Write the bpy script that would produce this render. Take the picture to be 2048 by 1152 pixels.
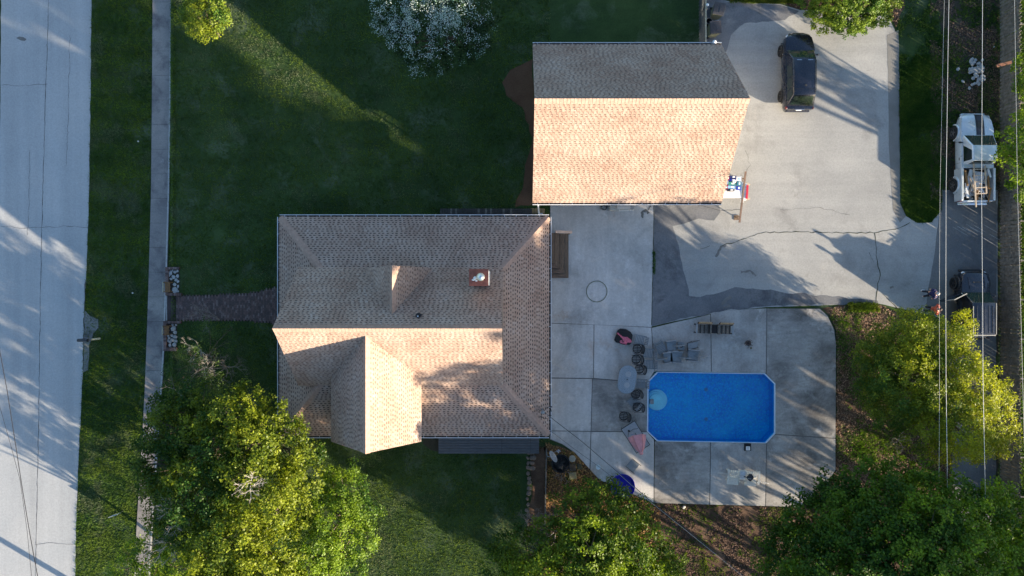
import bpy, math, random
import numpy as np
from mathutils import Vector, Matrix, noise as mnoise
R = math.radians
random.seed(7); rng = np.random.default_rng(7)
for o in list(bpy.data.objects): bpy.data.objects.remove(o)
scene = bpy.context.scene
COL = scene.collection
# ------------------------------------------------------------------ camera, light, exposure
H = 44.0; S = 31.0                      # drone height in m; photograph pixels per metre on the ground
cam_d = bpy.data.cameras.new('camera'); cam = bpy.data.objects.new('camera', cam_d); COL.objects.link(cam)
cam.location = (0, 0, H); cam.rotation_euler = (0, 0, 0)
cam_d.sensor_width = 36.0; cam_d.lens = 36.0 * (S * H) / 2048.0
cam_d.clip_start = 0.1; cam_d.clip_end = 2000
scene.camera = cam
SUN_EL = R(12.5); SUN_DIR = Vector((0.861, -0.509, 0)).normalized()      # horizontal direction towards the sun
world = bpy.data.worlds.new('World'); scene.world = world; world.use_nodes = True
wn = world.node_tree; wn.nodes.clear()
wo = wn.nodes.new('ShaderNodeOutputWorld'); wb = wn.nodes.new('ShaderNodeBackground'); ws = wn.nodes.new('ShaderNodeTexSky')
ws.sky_type = 'NISHITA'; ws.sun_disc = False; ws.sun_elevation = SUN_EL
ws.sun_rotation = math.atan2(SUN_DIR.x, SUN_DIR.y)
ws.air_density = 1.0; ws.dust_density = 1.0; ws.ozone_density = 2.4
wb.inputs['Strength'].default_value = 0.098
wn.links.new(ws.outputs[0], wb.inputs[0]); wn.links.new(wb.outputs[0], wo.inputs[0])
sun_d = bpy.data.lights.new('sun', 'SUN'); sun = bpy.data.objects.new('sun', sun_d); COL.objects.link(sun)
sun_d.energy = 5.0; sun_d.angle = R(0.55); sun_d.color = (1.0, 0.84, 0.64)
sd = Vector((SUN_DIR.x*math.cos(SUN_EL), SUN_DIR.y*math.cos(SUN_EL), math.sin(SUN_EL)))
sun.rotation_euler = sd.to_track_quat('Z', 'Y').to_euler()
scene.render.engine = 'CYCLES'
scene.view_settings.view_transform = 'Standard'; scene.view_settings.look = 'None'
scene.view_settings.gamma = 1.0; scene.view_settings.exposure = 1.85
scene.view_settings.use_curve_mapping = False
try:
    scene.cycles.max_bounces = 6; scene.cycles.transparent_max_bounces = 8
except Exception: pass

# ------------------------------------------------------------------ helpers
def at(px, py, z=0.0):
    k = (H - z) / H / S
    return Vector(((px - 1024) * k, (576 - py) * k, z))
def tag(o, label=None, cat=None, group=None, kind=None):
    if label: o['label'] = label
    if cat: o['category'] = cat
    if group: o['group'] = group
    if kind: o['kind'] = kind
    return o
def thing(name, label, cat, loc=(0, 0, 0), rz=0.0, group=None, kind=None):
    o = bpy.data.objects.new(name, None); COL.objects.link(o); o.empty_display_size = 0.2
    o.location = loc; o.rotation_euler = (0, 0, rz)
    return tag(o, label, cat, group, kind)
def copy_tree(o, parent=None):
    c = o.copy(); COL.objects.link(c)
    if parent is not None: c.parent = parent
    for ch in list(o.children): copy_tree(ch, c)
    return c
class MB:
    def __init__(s): s.v = []; s.f = []; s.m = []
    def add(s, vs, fs, mi=0):
        b = len(s.v); s.v += [tuple(p) for p in vs]
        for f in fs: s.f.append([b + i for i in f]); s.m.append(mi)
        return s
    def box(s, c, sz, rz=0, mi=0, M=None):
        x, y, z = sz[0]/2, sz[1]/2, sz[2]/2
        P = [Vector((a*x, b*y, d*z)) for d in (-1, 1) for b in (-1, 1) for a in (-1, 1)]
        Q = Matrix.Rotation(rz, 3, 'Z') if M is None else M
        P = [Q @ p + Vector(c) for p in P]
        return s.add(P, [(0,2,3,1),(4,5,7,6),(0,1,5,4),(1,3,7,5),(3,2,6,7),(2,0,4,6)], mi)
    def beam(s, p0, p1, w, t, mi=0, up=(0,0,1)):
        p0, p1 = Vector(p0), Vector(p1); d = p1 - p0; L = d.length
        if L < 1e-6: return s
        y = d.normalized(); u = Vector(up)
        if abs(y.dot(u)) > .99: u = Vector((1, 0, 0))
        x = y.cross(u).normalized(); z = x.cross(y)
        M = Matrix((x, y, z)).transposed()
        return s.box((p0+p1)/2, (w, L, t), M=M, mi=mi)
    def prism(s, poly, z0, z1, mi=0):
        n = len(poly)
        a = sum(poly[i][0]*poly[(i+1)%n][1]-poly[(i+1)%n][0]*poly[i][1] for i in range(n))
        if a < 0: poly = poly[::-1]
        vs = [(p[0], p[1], z0) for p in poly] + [(p[0], p[1], z1) for p in poly]
        fs = [list(range(n-1, -1, -1)), list(range(n, 2*n))] + [(i, (i+1) % n, n+(i+1) % n, n+i) for i in range(n)]
        return s.add(vs, fs, mi)
    def cyl(s, p0, p1, r0, r1=None, n=8, mi=0, cap=True):
        p0, p1 = Vector(p0), Vector(p1); r1 = r0 if r1 is None else r1
        d = (p1-p0).normalized(); u = Vector((0,0,1)) if abs(d.z) < .9 else Vector((1,0,0))
        x = d.cross(u).normalized(); y = d.cross(x)
        vs = []
        for p, r in ((p0, r0), (p1, r1)):
            for i in range(n):
                a = 2*math.pi*i/n; vs.append(p + x*(r*math.cos(a)) + y*(r*math.sin(a)))
        fs = [(i, n+i, n+(i+1) % n, (i+1) % n) for i in range(n)]
        if cap: fs += [list(range(n)), list(range(2*n-1, n-1, -1))]
        return s.add(vs, fs, mi)
    def tube(s, pts, r, n=5, mi=0, closed=False):
        pts = [Vector(p) for p in pts]; N = len(pts); rr = r if hasattr(r, '__len__') else [r]*N
        b = []; px = None
        for i, p in enumerate(pts):
            if closed: d = pts[(i+1) % N] - pts[i-1]
            else: d = pts[min(i+1, N-1)] - pts[max(i-1, 0)]
            d = d.normalized() if d.length > 1e-9 else Vector((0,0,1))
            if px is None:
                u = Vector((0,0,1)) if abs(d.z) < .9 else Vector((1,0,0)); x = d.cross(u).normalized()
            else:
                x = px - d*px.dot(d); x = x.normalized() if x.length > 1e-6 else d.orthogonal().normalized()
            px = x; y = d.cross(x)
            for k in range(n):
                a = 2*math.pi*k/n; b.append(p + x*(rr[i]*math.cos(a)) + y*(rr[i]*math.sin(a)))
        fs = []
        for i in range(N if closed else N-1):
            j = (i+1) % N
            for k in range(n): fs.append((i*n+k, i*n+(k+1) % n, j*n+(k+1) % n, j*n+k))
        if not closed: fs += [list(range(n-1, -1, -1)), [(N-1)*n+k for k in range(n)]]
        return s.add(b, fs, mi)
    def lathe(s, prof, c=(0,0,0), n=16, mi=0, sx=1, sy=1):
        vs = []; c = Vector(c)
        for r, z in prof:
            for i in range(n):
                a = 2*math.pi*i/n; vs.append(c + Vector((r*sx*math.cos(a), r*sy*math.sin(a), z)))
        fs = [(j*n+i, j*n+(i+1) % n, (j+1)*n+(i+1) % n, (j+1)*n+i) for j in range(len(prof)-1) for i in range(n)]
        if prof[0][0] > 1e-4: fs.append(list(range(n-1, -1, -1)))
        if prof[-1][0] > 1e-4: fs.append([(len(prof)-1)*n+i for i in range(n)])
        return s.add(vs, fs, mi)
    def ell(s, c, r, n=10, k=6, mi=0):
        vs = []; c = Vector(c)
        for j in range(k+1):
            t = math.pi*j/k - math.pi/2
            for i in range(n):
                a = 2*math.pi*i/n
                vs.append(c + Vector((r[0]*math.cos(t)*math.cos(a), r[1]*math.cos(t)*math.sin(a), r[2]*math.sin(t))))
        fs = [(j*n+i, j*n+(i+1) % n, (j+1)*n+(i+1) % n, (j+1)*n+i) for j in range(k) for i in range(n)]
        return s.add(vs, fs, mi)
    def build(s, name, mats, parent=None, smooth=False, bevel=0, world=False, loc=None, sub=0):
        me = bpy.data.meshes.new(name)
        v = s.v
        if world and parent is not None:
            pl = parent.location; v = [(p[0]-pl[0], p[1]-pl[1], p[2]-pl[2]) for p in v]
        if loc is not None: v = [(p[0]-loc[0], p[1]-loc[1], p[2]-loc[2]) for p in v]
        me.from_pydata(v, [], s.f)
        if not isinstance(mats, (list, tuple)): mats = [mats]
        for m in mats: me.materials.append(m)
        if len(mats) > 1: me.polygons.foreach_set('material_index', s.m)
        if smooth:
            me.polygons.foreach_set('use_smooth', [True]*len(me.polygons))
            try: me.set_sharp_from_angle(angle=R(38))
            except Exception: pass
        me.update()
        o = bpy.data.objects.new(name, me); COL.objects.link(o)
        if parent is not None: o.parent = parent
        if loc is not None: o.location = loc
        if bevel:
            b = o.modifiers.new('bevel', 'BEVEL'); b.width = bevel; b.segments = 2; b.limit_method = 'ANGLE'
        if sub:
            b = o.modifiers.new('sub', 'SUBSURF'); b.levels = sub; b.render_levels = sub
        return o
def fast_mesh(name, V, nside, mats, parent=None, tint=None, mi=None, loc=None):
    """V: (N, nside, 3) array of separate polygons"""
    N = V.shape[0]; me = bpy.data.meshes.new(name)
    W = V.reshape(-1, 3).astype(np.float32)
    if loc is not None: W = W - np.array(loc, dtype=np.float32)
    me.vertices.add(N*nside); me.vertices.foreach_set('co', W.ravel())
    me.loops.add(N*nside); me.loops.foreach_set('vertex_index', np.arange(N*nside, dtype=np.int32))
    me.polygons.add(N); me.polygons.foreach_set('loop_start', np.arange(0, N*nside, nside, dtype=np.int32))
    try: me.polygons.foreach_set('loop_total', np.full(N, nside, dtype=np.int32))
    except Exception: pass
    if not isinstance(mats, (list, tuple)): mats = [mats]
    for m in mats: me.materials.append(m)
    if mi is not None: me.polygons.foreach_set('material_index', mi.astype(np.int32))
    if tint is not None:
        a = me.color_attributes.new('tint', 'FLOAT_COLOR', 'POINT')
        T = np.ones((N, nside, 4), dtype=np.float32); T[:, :, :3] = tint[:, None, :]
        a.data.foreach_set('color', T.ravel())
    me.update(calc_edges=True); me.validate()
    o = bpy.data.objects.new(name, me); COL.objects.link(o)
    if parent is not None: o.parent = parent
    elif loc is not None: o.location = loc
    return o
# ------------------------------------------------------------------ materials
MATS = {}
class NT:
    def __init__(s, m): s.t = m.node_tree; s.n = s.t.nodes; s.l = s.t.links
    def node(s, ty, **kw):
        n = s.n.new(ty)
        for k, v in kw.items(): setattr(n, k, v)
        return n
    def noise(s, vec, scale, detail=4, rough=.55, dist=0):
        n = s.node('ShaderNodeTexNoise'); n.inputs['Scale'].default_value = scale; n.inputs['Detail'].default_value = detail
        n.inputs['Roughness'].default_value = rough; n.inputs['Distortion'].default_value = dist
        s.l.new(vec, n.inputs['Vector']); return n.outputs['Fac']
    def ramp(s, fac, stops):
        n = s.node('ShaderNodeValToRGB'); e = n.color_ramp.elements
        while len(e) < len(stops): e.new(0.5)
        for i, (p, c) in enumerate(stops):
            e[i].position = p; e[i].color = (c[0], c[1], c[2], 1) if hasattr(c, '__len__') else (c, c, c, 1)
        s.l.new(fac, n.inputs[0]); return n.outputs[0]
    def mix(s, fac, a, b, mode='MIX'):
        n = s.node('ShaderNodeMixRGB', blend_type=mode)
        for i, x in enumerate((fac, a, b)):
            if hasattr(x, 'is_output'): s.l.new(x, n.inputs[i])
            elif hasattr(x, '__len__'): n.inputs[i].default_value = (x[0], x[1], x[2], 1)
            else: n.inputs[i].default_value = x if i == 0 else (x, x, x, 1)
        return n.outputs[0]
    def scalev(s, vec, sc, rot=(0,0,0)):
        n = s.node('ShaderNodeMapping'); n.inputs['Scale'].default_value = sc; n.inputs['Rotation'].default_value = rot
        s.l.new(vec, n.inputs[0]); return n.outputs[0]
def new_mat(name):
    m = bpy.data.materials.new(name); m.use_nodes = True; nt = NT(m); nt.n.clear()
    out = nt.node('ShaderNodeOutputMaterial'); b = nt.node('ShaderNodeBsdfPrincipled')
    nt.l.new(b.outputs[0], out.inputs[0]); MATS[name] = m
    return m, nt, b, out
def wpos(nt): return nt.node('ShaderNodeNewGeometry').outputs['Position']
def opos(nt): return nt.node('ShaderNodeTexCoord').outputs['Object']
def bump(nt, b, h, strength=.3, dist=.02):
    n = nt.node('ShaderNodeBump'); n.inputs['Strength'].default_value = strength; n.inputs['Distance'].default_value = dist
    nt.l.new(h, n.inputs['Height']); nt.l.new(n.outputs[0], b.inputs['Normal'])
def plain(name, c, rough=.6, metal=0, var=.25, scale=12, coat=0, bmp=.15, stretch=(1,1,1), world=False):
    m, nt, b, out = new_mat(name)
    v = wpos(nt) if world else opos(nt)
    v = nt.scalev(v, stretch)
    f = nt.noise(v, scale, 5, .6)
    lo = [x*(1-var) for x in c]; hi = [min(1, x*(1+var)) for x in c]
    nt.l.new(nt.ramp(f, [(.3, lo), (.7, hi)]), b.inputs['Base Color'])
    b.inputs['Roughness'].default_value = rough; b.inputs['Metallic'].default_value = metal
    if coat: b.inputs['Coat Weight'].default_value = coat; b.inputs['Coat Roughness'].default_value = .05
    if bmp: bump(nt, b, nt.noise(v, scale*3, 4), bmp, .01)
    return m
def leaf_mat(name, trans=.35, rough=.5):
    m, nt, b, out = new_mat(name)
    a = nt.node('ShaderNodeAttribute', attribute_name='tint')
    nt.l.new(a.outputs['Color'], b.inputs['Base Color']); b.inputs['Roughness'].default_value = rough
    b.inputs['Specular IOR Level'].default_value = .25
    t = nt.node('ShaderNodeBsdfTranslucent'); mx = nt.node('ShaderNodeMixShader'); mx.inputs[0].default_value = trans
    c2 = nt.mix(1.0, a.outputs['Color'], (1.35, 1.35, .6), 'MULTIPLY'); nt.l.new(c2, t.inputs[0])
    nt.l.new(b.outputs[0], mx.inputs[1]); nt.l.new(t.outputs[0], mx.inputs[2]); nt.l.new(mx.outputs[0], out.inputs[0])
    return m
def ground_mat(name, cols, big=.25, fine=14, rough=.9, speck=.25, patch=None, bmp=.5, streak=None, stain=None):
    """cols: 3 colours blended by a broad noise; patch=(colour, scale, lo, hi); stain the same, multiplied"""
    m, nt, b, out = new_mat(name); v = wpos(nt)
    f = nt.noise(v, big, 6, .62, .3)
    c = nt.ramp(f, [(.32, cols[0]), (.5, cols[1]), (.68, cols[2])])
    if patch:
        for (pc, sc, lo, hi) in patch:
            g = nt.noise(nt.scalev(v, (1, 1, 1), (0, 0, sc)), sc, 7, .68, .4)
            c = nt.mix(nt.ramp(g, [(lo, 0.), (hi, 1.)]), c, pc)
    if streak:
        g = nt.noise(nt.scalev(v, streak[0]), streak[1], 6, .6)
        c = nt.mix(1.0, c, nt.ramp(g, [(.3, 1-streak[2]), (.7, 1+streak[2])]), 'MULTIPLY')
    fs = nt.noise(v, fine, 9, .82)
    c = nt.mix(1.0, c, nt.ramp(fs, [(.25, 1-speck), (.75, 1+speck)]), 'MULTIPLY')
    nt.l.new(c, b.inputs['Base Color']); b.inputs['Roughness'].default_value = rough
    b.inputs['Specular IOR Level'].default_value = .25
    if bmp: bump(nt, b, fs, bmp, .02)
    return m
GM = ground_mat
m_lawn = GM('lawn_soil', [(.020,.042,.012), (.032,.062,.016), (.050,.085,.025)], .22, 9, .95, .5,
            [((.11,.135,.085), .45, .52, .80), ((.085,.06,.035), .16, .64, .84)], .5, ((.25, 1, 1), .9, .14))
m_dirt = GM('dirt', [(.05,.032,.02), (.085,.055,.035), (.13,.085,.055)], .5, 12, .95, .5, [((.03,.05,.015), .3, .55, .7)])
m_red_dirt = GM('red_dirt', [(.085,.04,.022), (.12,.062,.035), (.15,.085,.05)], .5, 12, .95, .4)
m_road = GM('road_asphalt', [(.33,.345,.35), (.375,.385,.385), (.42,.42,.41)], .12, 10, .9, .24,
            [((.24,.235,.23), .5, .70, .85), ((.40,.38,.34), .9, .74, .84)], .25, ((1, .03, 1), 1.1, .10))
m_walk = GM('sidewalk_concrete', [(.20,.19,.185), (.25,.235,.22), (.31,.29,.265)], .5, 10, .9, .32,
            [((.12,.11,.115), .9, .50, .70), ((.36,.35,.34), 1.6, .62, .8)], .25)
m_conc = GM('patio_concrete', [(.42,.40,.375), (.50,.48,.45), (.58,.56,.53)], .28, 9, .85, .26,
            [((.30,.285,.265), .33, .52, .74), ((.68,.66,.63), .75, .55, .78), ((.40,.28,.20), .42, .60, .78), ((.28,.27,.255), 1.7, .62, .8)], .2,
            ((1, .15, 1), 3.0, .08))
m_conc_dk = GM('patio_concrete_worn', [(.21,.20,.185), (.30,.285,.265), (.40,.38,.35)], .30, 9, .85, .30,
            [((.12,.11,.10), .4, .48, .68), ((.52,.50,.47), .8, .56, .78), ((.13,.12,.11), 1.9, .60, .76)], .2, ((.3, 1, 1), 5.0, .16))
m_drive = GM('driveway_asphalt', [(.28,.28,.27), (.325,.325,.31), (.37,.365,.345)], .2, 10, .9, .24,
            [((.20,.195,.185), .3, .54, .76), ((.40,.385,.35), .6, .60, .82), ((.22,.21,.19), 1.6, .62, .8)], .25, ((.05, 1, 1), 1.6, .07))
m_drive_dk = GM('fresh_asphalt', [(.12,.125,.135), (.155,.16,.168), (.20,.20,.205)], .35, 10, .9, .34,
            [((.065,.068,.075), .4, .52, .70), ((.25,.25,.245), .7, .58, .76), ((.20,.20,.20), 2.1, .62, .8)], .25)
m_alley = GM('alley_asphalt', [(.11,.112,.118), (.15,.15,.15), (.21,.205,.19)], .2, 10, .9, .32,
            [((.08,.082,.088), .3, .56, .74)], .25)
m_edge = GM('driveway_edge', [(.17,.165,.15), (.20,.195,.18), (.25,.24,.22)], .5, 24, .9, .2, None, .25)
m_joint = plain('joint_dirt', (.035,.03,.025), .95, var=.4)
m_crack = plain('crack_weeds', (.035,.04,.018), .95, var=.5, scale=6, world=True)
m_oil = GM('oil_stain', [(.14,.135,.13), (.17,.165,.155), (.21,.20,.185)], 1.5, 20, .8, .2, None, .1)
m_brick = plain('brick_red', (.15,.075,.055), .85, var=.35, scale=5)
m_brickp = None
m_white = plain('white_paint', (.75,.74,.72), .45, var=.06)
m_gutter = plain('gutter_white', (.72,.74,.76), .35, var=.05)
m_gut_in = plain('gutter_inner_shade', (.04,.035,.03), .9)  # dark colour put in for the shade inside the channel
m_wood = plain('weathered_wood', (.17,.115,.075), .8, var=.45, scale=3, stretch=(8,1,8))
m_wood_lt = plain('pale_wood', (.46,.37,.28), .7, var=.25, scale=4, stretch=(6,1,6))
m_wood_dk = plain('dark_weathered_wood', (.05,.046,.042), .85, var=.4, scale=4, stretch=(1,8,1))
m_deck = plain('grey_blue_deck', (.085,.09,.10), .7, var=.3, scale=3, stretch=(1,8,1))
m_fence = plain('grey_fence_wood', (.15,.135,.115), .9, var=.45, scale=5, world=True)
m_amber = plain('amber_wood', (.24,.125,.045), .6, var=.35)
m_cream = plain('cream_plastic', (.74,.70,.60), .5, var=.1)
m_black = plain('black_metal', (.012,.012,.013), .45, var=.2)
m_blackf = plain('black_fabric', (.014,.014,.016), .85, var=.3)
m_pink = plain('pink_fabric', (.62,.14,.20), .8, var=.25, scale=8)
m_pinku = plain('umbrella_fabric', (.60,.26,.26), .8, var=.15, scale=4)
m_grey = plain('grey_resin', (.20,.225,.24), .6, var=.15)
m_grey_lt = plain('light_grey_resin', (.30,.31,.32), .6, var=.12)
m_steel = plain('steel', (.55,.55,.55), .3, metal=.9, var=.1)
m_alu = plain('aluminium_wire', (.5,.49,.46), .45, metal=.3, var=.1)
m_darkwire = plain('dark_wire', (.02,.02,.022), .6)
m_stone = plain('pale_rubble', (.34,.335,.32), .85, var=.25, scale=5)
m_stone2 = plain('border_rock', (.16,.125,.10), .9, var=.35, scale=5)
m_blue = plain('blue_pool_plastic', (.008,.008,.36), .35, var=.2, scale=3, bmp=.05)
m_bark = plain('bark', (.11,.085,.06), .9, var=.4, scale=8, world=True)
m_pale_bark = plain('pale_dead_twig', (.40,.36,.31), .85, var=.25, scale=8, world=True)
m_dead = plain('grey_dead_twig', (.20,.17,.15), .85, var=.25, scale=8, world=True)
m_siding = plain('cream_siding', (.55,.52,.46), .7, var=.08, stretch=(1,1,10))
m_terra = plain('chimney_crown', (.27,.075,.045), .6, var=.3, scale=5)
m_skin = plain('skin', (.50,.29,.20), .5, var=.08)
m_navy = plain('navy_cloth', (.010,.013,.075), .8, var=.25)
m_orange = plain('orange_red_cloth', (.42,.075,.035), .8, var=.15)
m_trouser = plain('dark_trousers', (.018,.02,.028), .8, var=.25)
m_whitecloth = plain('white_cloth', (.7,.7,.7), .8, var=.08)
m_hair = plain('grey_hair', (.42,.42,.42), .7, var=.2)
m_brownhair = plain('brown_hair', (.05,.03,.02), .7, var=.2)
m_leaf = leaf_mat('foliage', .42)
m_leafd = leaf_mat('dense_foliage', .30)
m_petal = leaf_mat('petals', .15)
m_grass = leaf_mat('grass_blades', .40, .6)
m_litter = leaf_mat('leaf_litter', .1, .8)
# car materials
def paint(name, c, rough=.25, metal=.0, coat=1.0):
    m, nt, b, out = new_mat(name); v = opos(nt)
    f = nt.noise(v, 3, 4, .6)
    nt.l.new(nt.ramp(f, [(.3, [x*.92 for x in c]), (.7, [min(1, x*1.08) for x in c])]), b.inputs['Base Color'])
    nt.l.new(nt.ramp(nt.noise(v, 6, 5, .6), [(.3, rough*.7), (.7, rough*1.4)]), b.inputs['Roughness'])
    b.inputs['Metallic'].default_value = metal; b.inputs['Coat Weight'].default_value = coat
    b.inputs['Coat Roughness'].default_value = .04
    return m
m_pblack = paint('car_black', (.008,.010,.020), .25, .2)
m_pblack2 = paint('jeep_black', (.012,.015,.024), .3, .2)
m_silver = paint('truck_silver', (.58,.63,.67), .35, .35, .8)
m_stripe = paint('stripe_black', (.012,.012,.022), .4, 0, .5)
m_glass = paint('car_glass', (.012,.02,.018), .04, 0, 1)
m_glassg = paint('windscreen_glass', (.02,.045,.035), .04, 0, 1)
m_tyre = plain('tyre', (.018,.018,.018), .85, var=.2)
m_rim = plain('alloy_rim', (.35,.35,.36), .3, metal=.8, var=.15)
m_rimd = plain('dark_rim', (.05,.05,.052), .4, metal=.5, var=.15)
m_chrome = plain('chrome', (.7,.7,.72), .12, metal=1, var=.05, bmp=0)
m_lamp = plain('lamp_lens', (.6,.62,.65), .1, var=.1, bmp=0)
m_tail = plain('tail_lens', (.10,.012,.012), .15, var=.1, bmp=0)
m_plastic = plain('black_trim', (.02,.02,.021), .6, var=.15)
# ------------------------------------------------------------------ the ground
def inpoly(P, poly):
    x, y = P[:, 0], P[:, 1]; r = np.zeros(len(P), bool); n = len(poly)
    for i in range(n):
        x0, y0 = poly[i][0], poly[i][1]; x1, y1 = poly[(i+1) % n][0], poly[(i+1) % n][1]
        c = ((y0 > y) != (y1 > y)) & (x < (x1-x0)*(y-y0)/((y1-y0) if y1 != y0 else 1e-9)+x0)
        r ^= c
    return r
LOW = -0.36
def gz(x):                                 # lawn level; drops to the pavement level west of the front planters
    return 0.0 if x > -21.9 else (LOW if x < -22.25 else LOW*(-21.9-x)/0.35)
g = MB(); xs = [-500, -60, -27.9, -27.4, -22.25, -21.9, 0, 60, 500]; zs = [LOW, LOW, LOW, LOW-.0, LOW, 0, 0, 0, 0]; ys = [-500, -60, 0, 60, 500]
for j in range(len(ys)):
    for i in range(len(xs)): g.v.append((xs[i], ys[j], zs[i]))
n = len(xs)
for j in range(len(ys)-1):
    for i in range(n-1): g.f.append([j*n+i, j*n+i+1, (j+1)*n+i+1, (j+1)*n+i]); g.m.append(0)
POOL_PX = [(1316,745),(1528,748),(1548,768),(1548,866),(1530,885),(1316,881),(1296,862),(1297,764)]
# cut the pool out of the ground: rebuild the centre cell around it
g = MB()
def rect(x0, x1, y0, y1, z0, z1): g.add([(x0,y0,z0),(x1,y0,z1),(x1,y1,z1),(x0,y1,z0)], [(0,1,2,3)])
PX0, PX1, PY0, PY1 = 8.6, 17.1, -10.2, -5.2
for (x0, x1, z0, z1) in ((-500,-22.25,LOW,LOW),(-22.25,-21.9,LOW,0),(-21.9,PX0,0,0),(PX1,500,0,0)): rect(x0, x1, -500, 500, z0, z1)
rect(PX0, PX1, -500, PY0, 0, 0); rect(PX0, PX1, PY1, 500, 0, 0)
tag(g.build('ground', m_lawn), kind='structure')
def sheet(name, px, z, mat, parent=None, th=0, wz=None, kind='structure', jitter=0):
    """flat surface from a pixel outline read off the photograph at height z"""
    poly = [at(p[0], p[1], z if wz is None else wz) for p in px]
    if jitter:
        q = []
        for i in range(len(poly)):
            a, b = poly[i], poly[(i+1) % len(poly)]; k = max(1, int((b-a).length/.35)); nrm = Vector((-(b-a).y, (b-a).x, 0)).normalized()
            for t in range(k):
                p = a.lerp(b, t/k); w = (mnoise.noise(p*1.3)+.6*mnoise.noise(p*4))*jitter if t else 0
                q.append(p + nrm*w)
        poly = q
    m = MB()
    if th: m.prism([(p.x, p.y) for p in poly], z-th, z)
    else:
        a = sum(poly[i].x*poly[(i+1)%len(poly)].y-poly[(i+1)%len(poly)].x*poly[i].y for i in range(len(poly)))
        if a < 0: poly = poly[::-1]
        m.add([(p.x, p.y, z) for p in poly], [list(range(len(poly)))])
    o = m.build(name, mat, parent)
    if kind and parent is None: o['kind'] = kind
    return o
ZR = LOW+.03
ROADE = [(194,-900),(185,-60),(183,0),(181,200),(178,384),(173,540),(168,640),(165,760),(158,900),(153,1020),(150,1152),(147,1230),(118,2100)]
road = sheet('road', ROADE + [(-62,2100),(-30,1230),(-12,700),(-4,384),(1,200),(2,0),(2,-60),(4,-900)], ZR, m_road, jitter=.04)
# gravel apron at the mailbox
GV = GM('gravel', [(.13,.13,.14), (.2,.2,.2), (.28,.27,.25)], .8, 34, .95, .5, None, .8)
tag(sheet('gravel_patch', [(169,620),(180,632),(196,638),(197,655),(186,668),(178,690),(176,740),(166,745)], ZR+.004, GV, jitter=.1), kind='structure')
tag(sheet('far_verge', [(-52,2100),(-14,1230),(-2,384),(0,200),(1,-60),(3,-900),(-400,-900),(-400,2100)], LOW+.012, m_lawn), kind='structure')
def crack(name, pts, z, w=.03, mat=m_crack, parent=None, jit=.05, step=.25):
    P = [at(a, b, z) for a, b in pts]; q = []
    for a, b in zip(P[:-1], P[1:]):
        k = max(1, int((b-a).length/step)); nrm = Vector((-(b-a).y, (b-a).x, 0)).normalized()
        for t in range(k): q.append(a.lerp(b, t/k) + nrm*random.uniform(-jit, jit))
    q.append(P[-1]); m = MB(); vs = []
    for i, p in enumerate(q):
        d = (q[min(i+1, len(q)-1)]-q[max(i-1, 0)]).normalized(); nn = Vector((-d.y, d.x, 0)); ww = w*random.uniform(.4, 1.3)/2
        vs += [p+nn*ww, p-nn*ww]
    m.add(vs, [(2*i, 2*i+1, 2*i+3, 2*i+2) for i in range(len(q)-1)])
    return m.build(name, mat, parent)
crack('road_joint', [(104,-800),(98,-20),(91,200),(85,400),(82,520),(79,700),(77,860),(74,1000),(70,1200),(40,2000)], ZR+.005, .03, m_joint, road, .02)
crack('road_crack', [(2,452),(40,455),(84,456),(140,452),(176,455)], ZR+.005, .02, m_joint, road, .05)
crack('road_crack', [(2,170),(50,171),(95,168)], ZR+.005, .018, m_joint, road, .04)
crack('road_crack', [(70,1088),(110,1086),(150,1090)], ZR+.005, .018, m_joint, road, .04)
crack('road_crack', [(140,70),(137,200),(133,330)], ZR+.005, .016, m_joint, road, .05)
crack('road_crack', [(60,300),(58,420),(55,470)], ZR+.005, .016, m_joint, road, .05)
crack('road_edge_gap', [(171,560),(168,640),(166,740)], ZR+.006, .05, m_joint, road, .03)
sheet('road_stain', [(32,76),(38,73),(46,74),(53,78),(50,82),(42,81)], ZR+.005, m_oil, road, kind=None, jitter=.03)
# sidewalk: one panel after the other
sw = thing('sidewalk', None, None, (0,0,0), kind='structure')
LE = [(312,-900),(306,-60),(305,0),(304,170),(302,384),(296,600),(290,768),(283,900),(275,1020),(268,1152),(264,1220),(214,2100)]
RE = [(352,-900),(346,-60),(344,0),(342,200),(339,384),(334,560),(329,700),(323,800),(316,900),(308,1020),(300,1152),(296,1220),(246,2100)]
def ip(tab, y):
    for (x0, y0), (x1, y1) in zip(tab[:-1], tab[1:]):
        if y0 <= y <= y1: return x0+(x1-x0)*(y-y0)/(y1-y0)
    return tab[-1][0]
yy = -46.0-49.2*16
while yy < 2000:
    y2 = yy+49.2
    p = [(ip(LE,yy),yy+.22),(ip(RE,yy),yy+.22),(ip(RE,y2),y2-.22),(ip(LE,y2),y2-.22)]
    sheet('slab', p, LOW+.06+random.uniform(-.004,.004), m_walk, sw, th=.1, kind=None)
    yy = y2
LB = [(x-1.6, y) for x, y in LE]
m_curbw = plain('pale_worn_edge', (.42,.41,.39), .85, var=.25, scale=6, world=True)
m = MB(); 
for (tab, s) in ((RE, -3),):
    for (x0,y0),(x1,y1) in zip(tab[:-1], tab[1:]):
        a, b = at(x0-2.2,y0,LOW+.062), at(x1-2.2,y1,LOW+.062); m.beam(a, b, .09, .02)
m.build('worn_edge', m_curbw, sw)
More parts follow.
